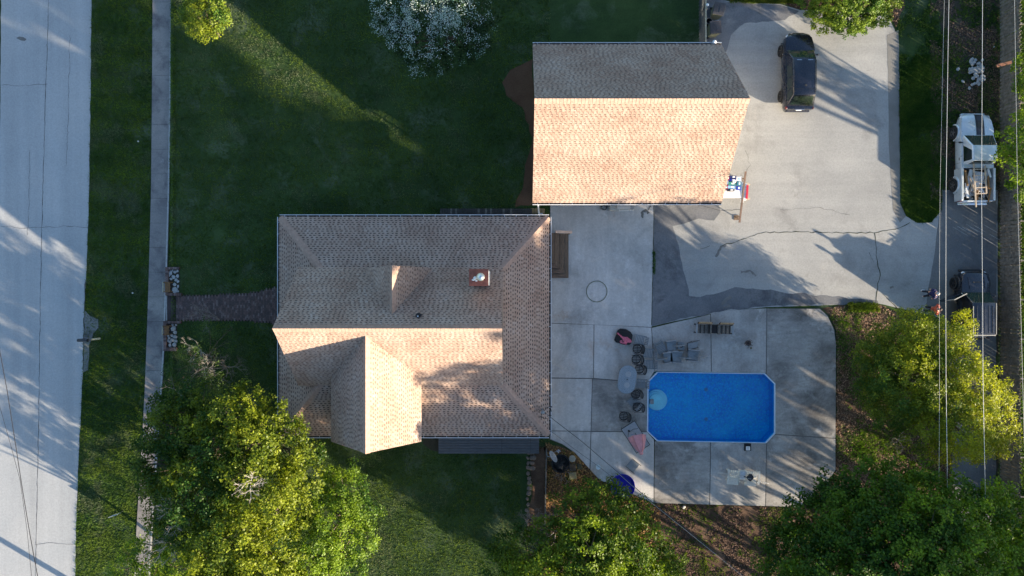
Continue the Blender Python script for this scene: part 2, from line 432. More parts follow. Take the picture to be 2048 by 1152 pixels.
# driveway, alley, island
DRV = [(1309,400),(1303,653),(1350,642),(1450,622),(1533,614),(1660,610),(1757,607),(1900,640),(1995,640),(1995,380),(1884,380),(1880,425),(1862,445),(1835,446),(1812,432),(1800,405),(1797,150),(1790,60),(1775,30),(1700,20),(1600,20),(1560,8),(1455,2),(1412,-12),(1410,420)]
drive = sheet('driveway', DRV, .02, m_drive, jitter=.03)
sheet('asphalt_patch', [(1309,403),(1437,403),(1441,424),(1428,441),(1398,437),(1372,446),(1345,452),(1357,490),(1366,540),(1378,592),(1400,594),(1440,585),(1470,574),(1530,580),(1620,590),(1755,601),(1757,606),(1660,609),(1533,613),(1450,621),(1350,641),(1303,652)], .024, m_drive_dk, drive, jitter=.14)
sheet('asphalt_patch', [(1412,-10),(1455,4),(1560,10),(1598,22),(1570,40),(1490,46),(1462,70),(1450,110),(1412,120)], .024, m_drive_dk, drive, jitter=.12)
sheet('edge_strip', [(1774,70),(1797,60),(1799,200),(1800,405),(1812,432),(1800,445),(1786,420),(1778,300),(1776,150)], .0245, m_edge, drive, jitter=.03)
alley = sheet('alley', [(1886,383),(1994,383),(1992,1000),(1990,2000),(1896,2000),(1903,900),(1900,760),(1884,640),(1850,615),(1860,560),(1872,480)], .0285, m_alley, jitter=.08)
C = drive
crack('crack', [(1440,492),(1470,484),(1500,472),(1532,465),(1600,464),(1680,466),(1757,465),(1790,458),(1820,445)], .028, .045, m_crack, C, .05)
crack('crack', [(1750,466),(1753,510),(1760,550),(1753,585),(1752,607)], .028, .05, m_crack, C, .04)
crack('crack', [(1765,588),(1780,602),(1796,618)], .029, .04, m_crack, C, .03)
crack('crack', [(1738,505),(1748,525)], .028, .02, m_joint, C, .02)
crack('crack', [(1345,392),(1390,408),(1440,421),(1480,419)], .028, .02, m_joint, C, .03)
crack('crack', [(1420,492),(1400,498)], .028, .02, m_joint, C, .03)
crack('crack', [(1308,407),(1306,520),(1303,650)], .064, .035, m_crack, C, .012)
crack('crack', [(1480,372),(1500,330),(1490,300)], .028, .014, m_joint, C, .06)
crack('crack', [(1560,420),(1640,415),(1700,430)], .028, .012, m_joint, C, .06)
for px, w_ in (([(1432,514),(1441,494),(1452,490)],.16), ([(1444,610),(1452,600),(1462,593)],.2), ([(1446,616),(1460,611)],.16), ([(1482,545),(1500,541),(1512,552)],.13), ([(1332,374),(1340,368)],.16), ([(1780,576),(1787,573)],.14), ([(1905,534),(1912,529)],.2)):
    crack('oil_stain', px, .0295, w_, m_oil, drive, .05, .12)
for k in range(9):                                      # pale strips imitating slivers of sunlight on the alley
    x, y = 1905+k*9+random.uniform(-3,3), 440+random.uniform(0,36); L = random.uniform(14,40)
    crack('sun_streak', [(x,y),(x+L*.86,y+L*.5)], .033, .022, m_curbw, alley, .003)
# bare and planted beds (sheets a few mm above the lawn)
m_mulch = GM('bark_mulch', [(.06,.035,.02), (.10,.06,.038), (.16,.10,.065)], .8, 16, .95, .6)
m_gclay = GM('dark_soil', [(.03,.028,.018), (.05,.045,.03), (.075,.062,.045)], .4, 12, .95, .5, [((.03,.05,.015), .5, .55, .7)])  # darker soil tone for the fence and wall beds
BEDS = {
 'garage_bed': ([(1042,130),(1066,118),(1068,200),(1067,410),(1030,415),(1044,380),(1050,330),(1060,300),(1058,250),(1045,215),(1012,190),(1004,165),(1020,140)], m_red_dirt),
 'pool_bed': ([(1673,700),(1672,660),(1660,632),(1645,617),(1700,611),(1757,609),(1830,640),(1890,700),(1902,780),(1900,1700),(1300,1700),(1080,1500),(1090,1000),(1092,885),(1150,905),(1200,962),(1300,1006),(1530,1013),(1600,1015),(1656,966),(1672,940)], m_mulch),
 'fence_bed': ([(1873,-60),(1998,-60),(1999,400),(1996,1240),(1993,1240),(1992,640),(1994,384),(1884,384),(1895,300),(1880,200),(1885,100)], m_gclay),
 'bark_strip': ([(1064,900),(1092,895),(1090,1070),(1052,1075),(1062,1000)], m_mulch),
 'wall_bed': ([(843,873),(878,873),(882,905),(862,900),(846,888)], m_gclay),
 'drive_top_bed': ([(1560,4),(1600,18),(1700,20),(1775,28),(1792,55),(1830,-60),(1560,-60)], m_mulch),
}
for kk, (px, mt) in BEDS.items(): sheet(kk, px, .008, mt, jitter=.22)
# ------------------------------------------------------------------ patio: one slab after the other
patio = thing('patio', None, None, (0,0,0), kind='structure')
m = MB(); 
pj = [(1100,405),(1309,405),(1304,654),(1350,644),(1450,624),(1533,616),(1640,616),(1656,632),(1669,660),(1673,690),(1672,940),(1655,966),(1600,1015),(1533,1013),(1308,1007),(1200,961),(1150,906),(1125,889),(1099,879)]
# joint base: two strips left and right of the pool so the basin stays open
m_conc_mid = GM('patio_concrete_mid', [(.29,.28,.26), (.37,.355,.335), (.45,.435,.41)], .3, 9, .85, .28, [((.19,.18,.165), .35, .52, .74), ((.56,.54,.51), .75, .56, .78), ((.22,.21,.20), 1.8, .62, .8)], .2, ((1, .15, 1), 3.0, .08))
SLABS = [([(1101,405),(1307.5,405),(1303,654),(1100,645.5)], m_conc), ([(1100,647),(1187.3,649.7),(1186.3,756),(1101,755)], m_conc),
 ([(1188.8,649.5),(1302.3,655.3),(1308,743),(1296,763),(1295.5,765),(1187.8,756)], m_conc), ([(1101,757),(1184,758),(1181.4,862),(1101,861)], m_conc),
 ([(1185.5,758),(1295,766.5),(1294,863),(1182.8,862)], m_conc_dk), ([(1101,862.6),(1181.2,863.6),(1179,938),(1150,905),(1125,888),(1101,878)], m_conc),
 ([(1182.8,864),(1294,864.6),(1308.2,879.5),(1307,1005),(1200,960),(1181,940)], m_conc), ([(1309.7,882.5),(1316,883),(1420.6,885),(1418.6,1009),(1308.6,1006)], m_conc_dk),
 ([(1422.2,885),(1530.5,887),(1532.2,887.6),(1530.4,1012),(1420.2,1009)], m_conc_mid), ([(1533.8,886.3),(1550,869.5),(1671,877.6),(1671,940),(1655,965),(1600,1014),(1532,1012)], m_conc_dk),
 ([(1550,767),(1550.3,867.8),(1671,876),(1672,690),(1668,660),(1655,632),(1640,618),(1534.6,617),(1533.3,748)], m_conc_dk),
 ([(1422.2,626.5),(1450,622),(1500,618),(1533,617),(1531.8,746),(1423.6,744.3)], m_conc_mid), ([(1304,656),(1350,645),(1420.5,629),(1422,744.2),(1314,742.5),(1309,743)], m_conc_mid)]
m_jf = plain('joint_sand', (.13,.125,.115), .95, var=.3, world=True)
for px in ([(1100,405),(1309,405),(1304,654),(1309,743),(1296,765),(1295,864),(1308,884),(1308,1007),(1200,961),(1150,906),(1125,889),(1099,879)], [(1304,656),(1350,644),(1450,624),(1533,617),(1640,617),(1656,632),(1669,660),(1672,690),(1670,743),(1311,743)],
           [(1310,887),(1670,887),(1671,940),(1655,965),(1600,1014),(1533,1012),(1310,1006)], [(1551,744),(1670,744),(1670,886),(1551,886)]): sheet('joint_fill', px, .04, m_jf, patio, kind=None)
for px, mt in SLABS: sheet('slab', px, .06+random.uniform(-.004,.004), mt, patio, th=.05, kind=None)
# painted ring (a hoop's outline) and the drying patches on the concrete
c = at(1193.5, 583, .06); hoop = MB(); hoop.tube([(.66*math.cos(a*math.pi/20), .67*math.sin(a*math.pi/20), .075) for a in range(40)], .024, 5, closed=True)
hp = hoop.build('hoop', plain('pale_green_hoop', (.16,.18,.11), .6)); hp.location = (c.x, c.y, .0)
tag(hp, 'large thin hoop lying flat on the open concrete beside the wooden steps', 'hoop')
for px, w_ in (([(1286,436),(1284,425),(1292,420),(1297,427)],.16), ([(1296,420),(1302,412)],.1)): crack('stain', px, .069, w_, m_oil, patio, .04, .1)
m_dry = GM('dried_leaf_stain', [(.25,.20,.15), (.30,.26,.2), (.36,.32,.27)], 1.5, 20, .9, .3)
# ------------------------------------------------------------------ pool
pc = at(1422, 815, 0); pool = thing('swimming_pool', 'long rectangular in-ground pool with clipped corners and bright blue water', 'pool', (pc.x, pc.y, 0))
PW = [at(a, b, .05) for a, b in POOL_PX]; pxy = [(p.x, p.y) for p in PW]
m_liner = new_mat('blue_liner'); mm, nt, b, out = m_liner; v = wpos(nt)
vo = nt.node('ShaderNodeTexVoronoi'); vo.inputs['Scale'].default_value = 8; nt.l.new(nt.scalev(v, (1,1,1)), vo.inputs['Vector'])
cc = nt.ramp(vo.outputs['Distance'], [(.0, (.02,.90,1.)), (.35, (.001,.52,1.)), (.8, (.001,.36,.95))])
cc = nt.mix(1.0, cc, nt.ramp(nt.noise(v, 5.0, 5, .7, .8), [(.3, .70), (.7, 1.0)]), 'MULTIPLY')
cc = nt.mix(nt.ramp(nt.noise(v, .8, 5), [(.4, 0.), (.8, .5)]), cc, (.005,.75,1.0)); nt.l.new(cc, b.inputs['Base Color']); m_liner = mm
wm, nt, b, out = new_mat('pool_water')
tr = nt.node('ShaderNodeBsdfTransparent'); tr.inputs[0].default_value = (.80,.97,1,1); gl = nt.node('ShaderNodeBsdfGlossy'); gl.inputs['Roughness'].default_value = .03
fr = nt.node('ShaderNodeFresnel'); fr.inputs['IOR'].default_value = 1.33; mx = nt.node('ShaderNodeMixShader')
nz = nt.noise(wpos(nt), 3.2, 4, .6, .6); bp = nt.node('ShaderNodeBump'); bp.inputs['Strength'].default_value = .35; bp.inputs['Distance'].default_value = .06
nt.l.new(nz, bp.inputs['Height']); nt.l.new(bp.outputs[0], gl.inputs['Normal']); nt.l.new(bp.outputs[0], fr.inputs['Normal'])
nt.l.new(fr.outputs[0], mx.inputs[0]); nt.l.new(tr.outputs[0], mx.inputs[1]); nt.l.new(gl.outputs[0], mx.inputs[2]); nt.l.new(mx.outputs[0], out.inputs[0])
m = MB(); D = -.80; n = len(pxy)
def ccw(p):
    a = sum(p[i][0]*p[(i+1)%len(p)][1]-p[(i+1)%len(p)][0]*p[i][1] for i in range(len(p))); return p if a > 0 else p[::-1]
pxy = ccw(pxy)
m.add([(p[0], p[1], D) for p in pxy]+[(p[0], p[1], .05) for p in pxy], [list(range(n))]+[(i, n+i, n+(i+1) % n, (i+1) % n) for i in range(n)])
m.build('basin', m_liner, pool, world=True)
m = MB(); m.add([(p[0], p[1], -.10) for p in pxy], [list(range(n))]); m.build('water', wm, pool, world=True)
m = MB()
cen = Vector((sum(p[0] for p in pxy)/n, sum(p[1] for p in pxy)/n, 0))
for i in range(n):
    a, b2 = Vector((*pxy[i], 0)), Vector((*pxy[(i+1) % n], 0)); oa = a+(a-cen).normalized()*.085; ob = b2+(b2-cen).normalized()*.085
    m.add([(a.x,a.y,.085),(b2.x,b2.y,.085),(ob.x,ob.y,.085),(oa.x,oa.y,.085),(a.x,a.y,.0),(b2.x,b2.y,.0),(ob.x,ob.y,.0),(oa.x,oa.y,.0)], [(0,1,2,3)[::-1],(0,1,5,4),(2,3,7,6)])
m.build('coping', plain('coping_white', (.55,.66,.75), .4, var=.1, world=True), pool, world=True)
m_aqua = plain('aqua_step', (.55,.95,.95), .4, var=.12, scale=3)
c = at(1315, 801, -.3); 
for k, (r, z) in enumerate(((.68,-.50),(.58,-.34),(.47,-.20))):
    m = MB(); m.lathe([(r,-.79),(r,z),(0.001,z)], (c.x+.0-.05*k, c.y-.02*k, 0), 28); m.build('round_step', m_aqua, pool, world=True)
m = MB(); m.box((at(1303,803,-.15).x, at(1303,803,-.15).y, -.15), (.26,.30,.2)); m.build('step_weight', m_grey, pool, world=True, bevel=.02)
for p in ((1412,779),(1412,838)):
    c = at(p[0], p[1], D); m = MB(); m.lathe([(.12,D+.004),(.12,D+.03),(.08,D+.045),(.001,D+.045)], (c.x,c.y,0), 14); m.build('floor_drain', plain('drain_cover', (.12,.30,.5), .5), pool, world=True)
sk = thing('skimmer_box', 'small black pool skimmer frame with a white square lid by the pool edge', 'pool skimmer', at(1495,894,.066))
MB().box((0,0,.015), (.46,.48,.03)).build('frame', m_black, sk, bevel=.01); MB().box((.02,-.08,.04), (.27,.26,.03)).build('lid', m_white, sk, bevel=.02)
for yy in (-.04,-.12): MB().lathe([(.02,.057),(.02,.062),(.001,.062)], (.02,yy,0), 8).build('lid_hole', m_black, sk)

# ------------------------------------------------------------------ roofs
m_shing = new_mat('asphalt_shingle'); mm, nt, b, out = m_shing
a = nt.node('ShaderNodeAttribute', attribute_name='tint'); gg = nt.noise(wpos(nt), 55, 4, .8)
c2 = nt.mix(1.0, a.outputs['Color'], nt.ramp(gg, [(.25, .78), (.75, 1.2)]), 'MULTIPLY')
g3 = nt.noise(wpos(nt), .5, 5, .6); c2 = nt.mix(1.0, c2, nt.ramp(g3, [(.3, .9), (.7, 1.08)]), 'MULTIPLY')
nt.l.new(c2, b.inputs['Base Color']); b.inputs['Roughness'].default_value = .92; b.inputs['Specular IOR Level'].default_value = .2
bump(nt, b, gg, .4, .006); m_shing = mm
m_cap = plain('ridge_shingle', (.38,.255,.195), .9, var=.22, scale=6, world=True)
m_deckw = plain('roof_deck', (.3,.25,.2), .9)
def clip(poly, conv):
    out = poly
    for i in range(len(conv)):
        ax, ay = conv[i]; bx, by = conv[(i+1) % len(conv)]; q = []
        for j in range(len(out)):
            p, r = out[j], out[(j+1) % len(out)]
            dp = (bx-ax)*(p[1]-ay)-(by-ay)*(p[0]-ax); dr = (bx-ax)*(r[1]-ay)-(by-ay)*(r[0]-ax)
            if dp >= 0: q.append(p)
            if (dp >= 0) != (dr >= 0):
                t = dp/(dp-dr); q.append((p[0]+(r[0]-p[0])*t, p[1]+(r[1]-p[1])*t))
        out = q
        if len(out) < 3: return None
    return out
def T(c): return np.array(c)
TONES = [T((.34,.225,.17)), T((.37,.255,.195)), T((.40,.285,.22)), T((.42,.305,.24)), T((.44,.33,.265)), T((.45,.35,.29))]
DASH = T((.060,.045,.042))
class Shingles:
    def __init__(s): s.v = []; s.f = []; s.c = []
    def plane(s, pts, off=.012, dash=1.0, expo=.147):  # dash: sun-facing slopes get paler bands, sunlight put into the colour
        """pts: convex outline, first edge is the eave (left to right as seen from outside)"""
        p = [Vector(q) for q in pts]
        nrm = Vector((0,0,0))
        for i in range(len(p)): nrm += p[i].cross(p[(i+1) % len(p)])
        nrm.normalize()
        if nrm.z < 0: p = p[::-1]; nrm = -nrm; p = p[-2:]+p[:-2]
        u = (p[1]-p[0]); u.z = 0; u.normalize(); v = nrm.cross(u)
        if v.z < 0: u, v = -u, -v
        O = p[0]; q2 = [((q-O).dot(u), (q-O).dot(v)) for q in p]
        A = sum(q2[i][0]*q2[(i+1)%len(q2)][1]-q2[(i+1)%len(q2)][0]*q2[i][1] for i in range(len(q2)))
        if A < 0: q2 = q2[::-1]
        umin, umax = min(a for a, _ in q2), max(a for a, _ in q2); vmin, vmax = min(b for _, b in q2), max(b for _, b in q2)
        def put(poly, h0, h1, v0, v1, col):
            b = len(s.v)
            for (a, bb) in poly:
                t = (bb-v0)/(v1-v0); s.v.append(tuple(O + u*a + v*bb + nrm*(off+h0+(h1-h0)*t))); s.c.append(col)
            s.f.append(list(range(b, b+len(poly))))
        k = 0; vv = vmin
        while vv < vmax:
            v1 = vv+expo; uu = umin - random.uniform(0,.3); tooth = random.random() < .5
            while uu < umax:
                w = random.uniform(.10,.18) if tooth else random.uniform(.09,.15)
                u1 = uu+w; c = clip([(uu,vv),(u1,vv),(u1,v1),(uu,v1)], q2)
                if c:
                    P = O+u*uu+v*vv; f = mnoise.noise(P*.7)*1.1+mnoise.noise(P*2.2)*.5+random.gauss(0,.35)
                    col = TONES[min(5, max(0, int(2.5+f*2.2)))]*random.uniform(.94,1.06)
                    if tooth:
                        put(c, .024, .003, vv, v1, col)
                        e0 = [x for x in c if abs(x[1]-vv) < 1e-5]
                        if len(e0) >= 2:
                            x0 = min(x[0] for x in e0); x1 = max(x[0] for x in e0); b = len(s.v)
                            for (xx, hh) in ((x0,-.012),(x1,-.012),(x1,.024),(x0,.024)): s.v.append(tuple(O+u*xx+v*vv+nrm*(off+hh))); s.c.append(col*.7)
                            s.f.append([b,b+1,b+2,b+3])
                    else:
                        put(c, .012, .0, vv, v1, col)
                        d = clip([(uu,v1-.060),(u1,v1-.060),(u1,v1-.004),(uu,v1-.004)], q2)
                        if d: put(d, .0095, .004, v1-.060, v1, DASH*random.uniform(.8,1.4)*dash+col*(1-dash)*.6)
                uu = u1; tooth = not tooth
            vv = v1; k += 1
    def build(s, parent):
        me = bpy.data.meshes.new('shingles'); pl = parent.location
        W = parent.matrix_basis.translation + (parent.parent.location if parent.parent else Vector((0,0,0)))
        me.from_pydata([(a-W[0], b-W[1], c-W[2]) for a, b, c in s.v], [], s.f); me.materials.append(m_shing)
        at_ = me.color_attributes.new('tint', 'FLOAT_COLOR', 'POINT'); arr = np.ones((len(s.v), 4), dtype=np.float32); arr[:, :3] = np.array(s.c)
        at_.data.foreach_set('color', arr.ravel())
        o = bpy.data.objects.new('shingles', me); COL.objects.link(o); o.parent = parent; o['kind'] = 'stuff'; return o
def deck(planes, parent, name='roof', th=.14):
    m = MB()
    for pts in planes:
        p = [Vector(q) for q in pts]; nrm = Vector((0,0,0))
        for i in range(len(p)): nrm += p[i].cross(p[(i+1) % len(p)])
        nrm.normalize()
        if nrm.z < 0: nrm = -nrm; p = p[::-1]
        k = len(p); m.add(p+[q-nrm*th for q in p], [list(range(k)), list(range(2*k-1, k-1, -1))]+[(i, k+i, k+(i+1) % k, (i+1) % k) for i in range(k)])
    return m.build(name, m_deckw, parent, world=True)
def caps(p0, p1, drop, w, parent, W, pitch=.2, mat=m_cap):
    """overlapping bent cap shingles from p0 up to p1; drop = fall of the wings over width w"""
    p0, p1 = Vector(p0), Vector(p1); L = (p1-p0).length; n_ = max(2, int(L/pitch)); y = (p1-p0).normalized(); x = y.cross(Vector((0,0,1))).normalized(); z = x.cross(y)
    l = L/n_*1.18; me = None
    for i in range(n_):
        p = p0.lerp(p1, (i+.5)/n_)+z*.035
        if me is None:
            m = MB(); t = .012
            top = [(-w,-l/2,-drop+.018),(0,-l/2,.03),(w,-l/2,-drop+.018),(-w,l/2,-drop),(0,l/2,.008),(w,l/2,-drop)]
            m.add(top+[(a,b2,c3-t) for a,b2,c3 in top], [(0,1,4,3),(1,2,5,4),(6,9,10,7),(7,10,11,8),(0,6,7,1),(1,7,8,2),(3,4,10,9),(4,5,11,10),(0,3,9,6),(2,8,11,5)])
            o = m.build('ridge_cap', mat); me = o.data
        else: o = bpy.data.objects.new('ridge_cap', me); COL.objects.link(o)
        o.parent = parent
        M = Matrix((x, y, z)).transposed().to_4x4(); M.translation = p-W; o.matrix_local = M
def gutter(p0, p1, outn, parent, name='gutter', s0=.0):
    p0, p1 = Vector(p0), Vector(p1); o = Vector(outn); m = MB(); w = .125
    m.beam(p0+o*w, p1+o*w, .03, .11, 0); m.beam(p0+o*w*.5+Vector((0,0,-.07)), p1+o*w*.5+Vector((0,0,-.07)), w, .012, 1); m.beam(p0+o*.006, p1+o*.006, .012, .10, 1)
    L = (p1-p0).length; d = (p1-p0).normalized(); k = s0+.3
    while k < L: m.beam(p0+d*k, p0+d*k+o*w, .03, .012, 0); k += .70
    return m.build(name, [m_gutter, m_gut_in], parent, world=True)
def window(parent, c, w, h, axis, s=1):
    """window with frame and pane on a wall; axis 'x' faces +-x, 'y' faces +-y"""
    m = MB(); t = .05
    def B(mb, a, z, sa, sz, dep, off):
        if axis == 'x': mb.box((c[0]+s*off, c[1]+a, c[2]+z), (dep, sa, sz))
        else: mb.box((c[0]+a, c[1]+s*off, c[2]+z), (sa, dep, sz))
    B(m, -w/2, 0, t*1.6, h+t, .06, .03); B(m, w/2, 0, t*1.6, h+t, .06, .03); B(m, 0, h/2, w-t*1.6, t*1.6, .06, .03); B(m, 0, -h/2, w-t*1.6, t*1.6, .08, .04); B(m, 0, 0, w-t*1.6, t, .05, .025)
    fr_ = m.build('window', m_white, parent, world=True)
    m = MB(); B(m, 0, 0, w-.06, h-.06, .01, .008); m.build('pane', m_glass, fr_, loc=None).location = (-parent.location[0], -parent.location[1], -parent.location[2])
    return fr_
# ------------------------------------------------------------------ garage
GZ, GR = 2.9, 8.4; gx0, gx1, gy0, gy1 = 1.24, 12.63, 5.15, 14.66; gym = 9.92
gar = thing('garage', 'detached garage with a steep two-slope tan shingle roof, near slope in full sun', 'garage', (6.9, 9.9, 0))
W = gar.location
N_ = [(gx1,gy1,GZ),(gx0,gy1,GZ),(gx0-.06,gym,GR),(gx1-.22,gym,GR)]; S_ = [(gx0,gy0,GZ),(gx1,gy0,GZ),(gx1-.22,gym,GR),(gx0-.06,gym,GR)]
rf = deck([N_, S_], gar)
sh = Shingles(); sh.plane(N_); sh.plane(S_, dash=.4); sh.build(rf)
caps((gx0-.05,gym-.05,GR+.02), (gx1-.22,gym-.05,GR+.02), .26, .21, rf, W, .19)
gutter((gx0,gy1,GZ-.02), (gx1,gy1,GZ-.02), (0,1,0), gar); gutter((gx0,gy0,GZ-.02), (gx1,gy0,GZ-.02), (0,-1,0), gar)
def gable_walls(x0, x1, y0, y1, z0, z1, zr, axis, parent, name='wall', mat=m_siding):
    """solid walls of a gabled block: ridge along x when axis=='x'"""
    m = MB()
    if axis == 'x':
        ym = (y0+y1)/2; P = [(y0,z0),(y1,z0),(y1,z1),(ym,zr),(y0,z1)]; vs = [(x0,a,b3) for a,b3 in P]+[(x1,a,b3) for a,b3 in P]
    else:
        xm = (x0+x1)/2; P = [(x0,z0),(x1,z0),(x1,z1),(xm,zr),(x0,z1)]; vs = [(a,y0,b3) for a,b3 in P]+[(a,y1,b3) for a,b3 in P]
    m.add(vs, [(0,1,2,3,4),(9,8,7,6,5)]+[(i,5+i,5+(i+1) % 5,(i+1) % 5) for i in range(5)])
    return m.build(name, mat, parent, world=True)
gable_walls(1.6, 12.15, 5.5, 14.3, 0, 2.75, 7.75, 'x', gar)
for yc in (7.6, 12.1):
    m = MB(); m.box((12.17, yc, 1.15), (.04, 2.9, 2.2)); gd = m.build('garage_door', m_white, gar, world=True)
    for k in range(4): 
        p = MB().box((12.205, yc, .34+k*.54), (.03, 2.8, .48)).build('door_panel', m_white, gd); p.location = -W
window(gar, (4.0, 5.5, 1.5), .9, 1.0, 'y', -1); window(gar, (12.15, 9.9, 4.6), 1.1, 1.2, 'x', 1); window(gar, (1.6, 9.9, 4.6), 1.1, 1.2, 'x', -1)
m = MB().box((9.6,5.48,1.02),(.9,.04,2.04)); dd = m.build('door', m_white, gar, world=True)
h_ = MB().ell((9.95,5.44,1.0),(.035,.035,.035),8,5).build('handle', m_steel, dd); h_.location = -W
m = MB(); vp = at(1428, 87, 2.9); m.cyl((vp.x,vp.y+.05,2.6),(vp.x,vp.y+.05,3.0),.10,.10,10).ell((vp.x,vp.y+.05,3.02),(.13,.13,.06)); m.build('vent_cap', m_white, gar, world=True, smooth=True)
# ------------------------------------------------------------------ house
hs = thing('house', 'large house under a brown shingle hip roof with steep gables and a white chimney', 'house', (-6.5,-2.2,0))
W = hs.location; Z0, Z1, ZR_ = 2.75, 4.2, 8.1
ox0, ox1, oy0, oy1 = -14.05, 2.24, -8.93, 4.30           # eaves of the low hip roof
ix0, ix1, iy0, iy1 = -11.2, -.55, -5.63, 1.14
sk_ = [[(ox0,oy0,Z0),(ox1,oy0,Z0),(ix1,iy0,Z1),(ix0,iy0,Z1)], [(ox1,oy0,Z0),(ox1,oy1,Z0),(ix1,iy1,Z1),(ix1,iy0,Z1)],
       [(ox1,oy1,Z0),(ox0,oy1,Z0),(ix0,iy1,Z1),(ix1,iy1,Z1)], [(ox0,oy1,Z0),(ox0,oy0,Z0),(ix0,iy0,Z1),(ix0,iy1,Z1)]]
lower = deck(sk_, hs, 'roof'); sh = Shingles()
for q in sk_: sh.plane(q)
sh.build(lower)
for a_, b_ in (((ox0+.05,oy1-.05,Z0+.02),(ix0,iy1,Z1+.02)), ((ox1-.05,oy1-.05,Z0+.02),(ix1,iy1,Z1+.02)), ((ox1-.05,oy0+.05,Z0+.02),(ix1,iy0,Z1+.02)), ((ox0+.05,oy0+.05,Z0+.02),(ix0,iy0,Z1+.02))):
    caps(a_, b_, .07, .21, lower, W, .26)
mx0, mx1, myr, my0, my1 = -12.5, -.53, -2.13, -5.7, 1.18
K = (ZR_-Z1)/(my1-myr)                                   # slope of the steep roof
Nn = [(mx1,my1,Z1),(mx0+.02,my1,Z1),(mx0-.1,myr,ZR_),(mx1,myr,ZR_)]; Ss = [(mx0+.02,my0,Z1-.05),(mx1,my0,Z1-.05),(mx1,myr,ZR_),(mx0-.1,myr,ZR_)]
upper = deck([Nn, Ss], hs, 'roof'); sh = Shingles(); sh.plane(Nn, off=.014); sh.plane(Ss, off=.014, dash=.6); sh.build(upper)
caps((mx0-.08,myr,ZR_+.02), (mx1,myr,ZR_+.02), .27, .21, upper, W, .2)
cxr, cx0, cx1, cys = -7.8, -10.37, -5.23, -8.82; cze, czr = 4.8, 7.6
ymt, yme = -2.5, -4.95
Lf = [(cx0,yme,cze),(cx0,cys,cze),(cxr,cys-.0,czr),(cxr,ymt,czr)]; Rt = [(cx1,cys,cze),(cx1,yme,cze),(cxr,ymt,czr),(cxr,cys,czr)]
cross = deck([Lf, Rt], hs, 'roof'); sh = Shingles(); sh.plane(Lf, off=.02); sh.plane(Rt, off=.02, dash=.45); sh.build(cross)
caps((cxr,cys,czr+.03), (cxr,ymt,czr+.03), .24, .21, cross, W, .2)
d0, d1, dr, dz, dzr = -8.50, -4.70, -6.45, 4.35, 7.2
yN = my1+.02; yM = my1-(dzr-Z1)/K; yE = my1-(dz-Z1)/K
DL = [(d0,yE,dz),(dr,yM,dzr),(dr,yN,dzr),(d0,yN,dz)]; DRr = [(d1,yN,dz),(dr,yN,dzr),(dr,yM,dzr),(d1,yE,dz)]
dorm = deck([DL, DRr], hs, 'roof'); sh = Shingles()
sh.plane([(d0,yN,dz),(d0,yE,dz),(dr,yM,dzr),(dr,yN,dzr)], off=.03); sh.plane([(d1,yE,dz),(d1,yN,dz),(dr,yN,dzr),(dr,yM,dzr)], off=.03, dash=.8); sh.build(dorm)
caps((dr,yN,dzr+.05), (dr,yM-.1,dzr+.05), .28, .19, dorm, W, .2)
for a_, b_, o_ in (((ox0,oy1,Z0-.02),(ox1,oy1,Z0-.02),(0,1,0)), ((ox1,oy0,Z0-.02),(ox1,oy1,Z0-.02),(1,0,0)), ((ox0,oy0,Z0-.02),(ox1,oy0,Z0-.02),(0,-1,0)), ((ox0,oy0,Z0-.02),(ox0,oy1,Z0-.02),(-1,0,0))):
    gutter(a_, b_, o_, hs)
MB().box(((ox0+ox1)/2, (oy0+oy1)/2, 1.33), (ox1-ox0-.9, oy1-oy0-.9, 2.62)).build('wall', m_siding, hs, world=True)
gable_walls(-12.15, -.75, -5.35, .85, 2.7, 4.1, 7.75, 'x', hs)
gable_walls(-10.1, -5.5, -8.45, -4.5, 2.7, 4.7, 7.2, 'y', hs)
gable_walls(-8.2, -5.0, -.5, .95, 4.0, 4.3, 6.7, 'y', hs)
for yc in (-6, -2.5, 1.5): window(hs, (1.79, yc, 1.5), 1.1, 1.2, 'x', 1); window(hs, (-13.6, yc, 1.5), 1.1, 1.2, 'x', -1)
for xc in (-12, -4, 0): window(hs, (xc, -8.48, 1.5), 1.1, 1.2, 'y', -1); window(hs, (xc, 3.85, 1.5), 1.1, 1.2, 'y', 1)
window(hs, (-7.8, -8.45, 4.2), 1.2, 1.1, 'y', -1); window(hs, (-.75, -2.3, 4.9), 1.2, 1.3, 'x', 1); window(hs, (-12.15, -2.3, 4.9), 1.2, 1.3, 'x', -1); window(hs, (-6.6, .95, 4.5), .9, .8, 'y', 1)
dd = MB().box((1.80,3.1,1.1),(.05,.95,2.05)).build('door', m_terra, hs, world=True)
# chimney
cp = at(957.5, 555, 8.8); cz = 8.8
ch = MB().box((cp.x, cp.y, (cz+3.6)/2), (.92, .80, cz-3.6)).build('chimney', m_white, hs, world=True, bevel=.01)
def sub(mb, name, mat, par, **k):
    o = mb.build(name, mat, par, **k); o.location = -W; return o
cr = MB(); a_, b_ = .50, .44
cr.add([(cp.x-a_,cp.y-b_,cz),(cp.x+a_,cp.y-b_,cz),(cp.x+a_,cp.y+b_,cz),(cp.x-a_,cp.y+b_,cz),(cp.x-a_,cp.y-b_,cz+.06),(cp.x+a_,cp.y-b_,cz+.06),(cp.x+a_,cp.y+b_,cz+.06),(cp.x-a_,cp.y+b_,cz+.06),(cp.x+.08,cp.y,cz+.16)],
       [(3,2,1,0),(0,1,5,4),(1,2,6,5),(2,3,7,6),(3,0,4,7),(4,5,8),(5,6,8),(6,7,8),(7,4,8)])
sub(cr, 'crown', m_terra, ch)
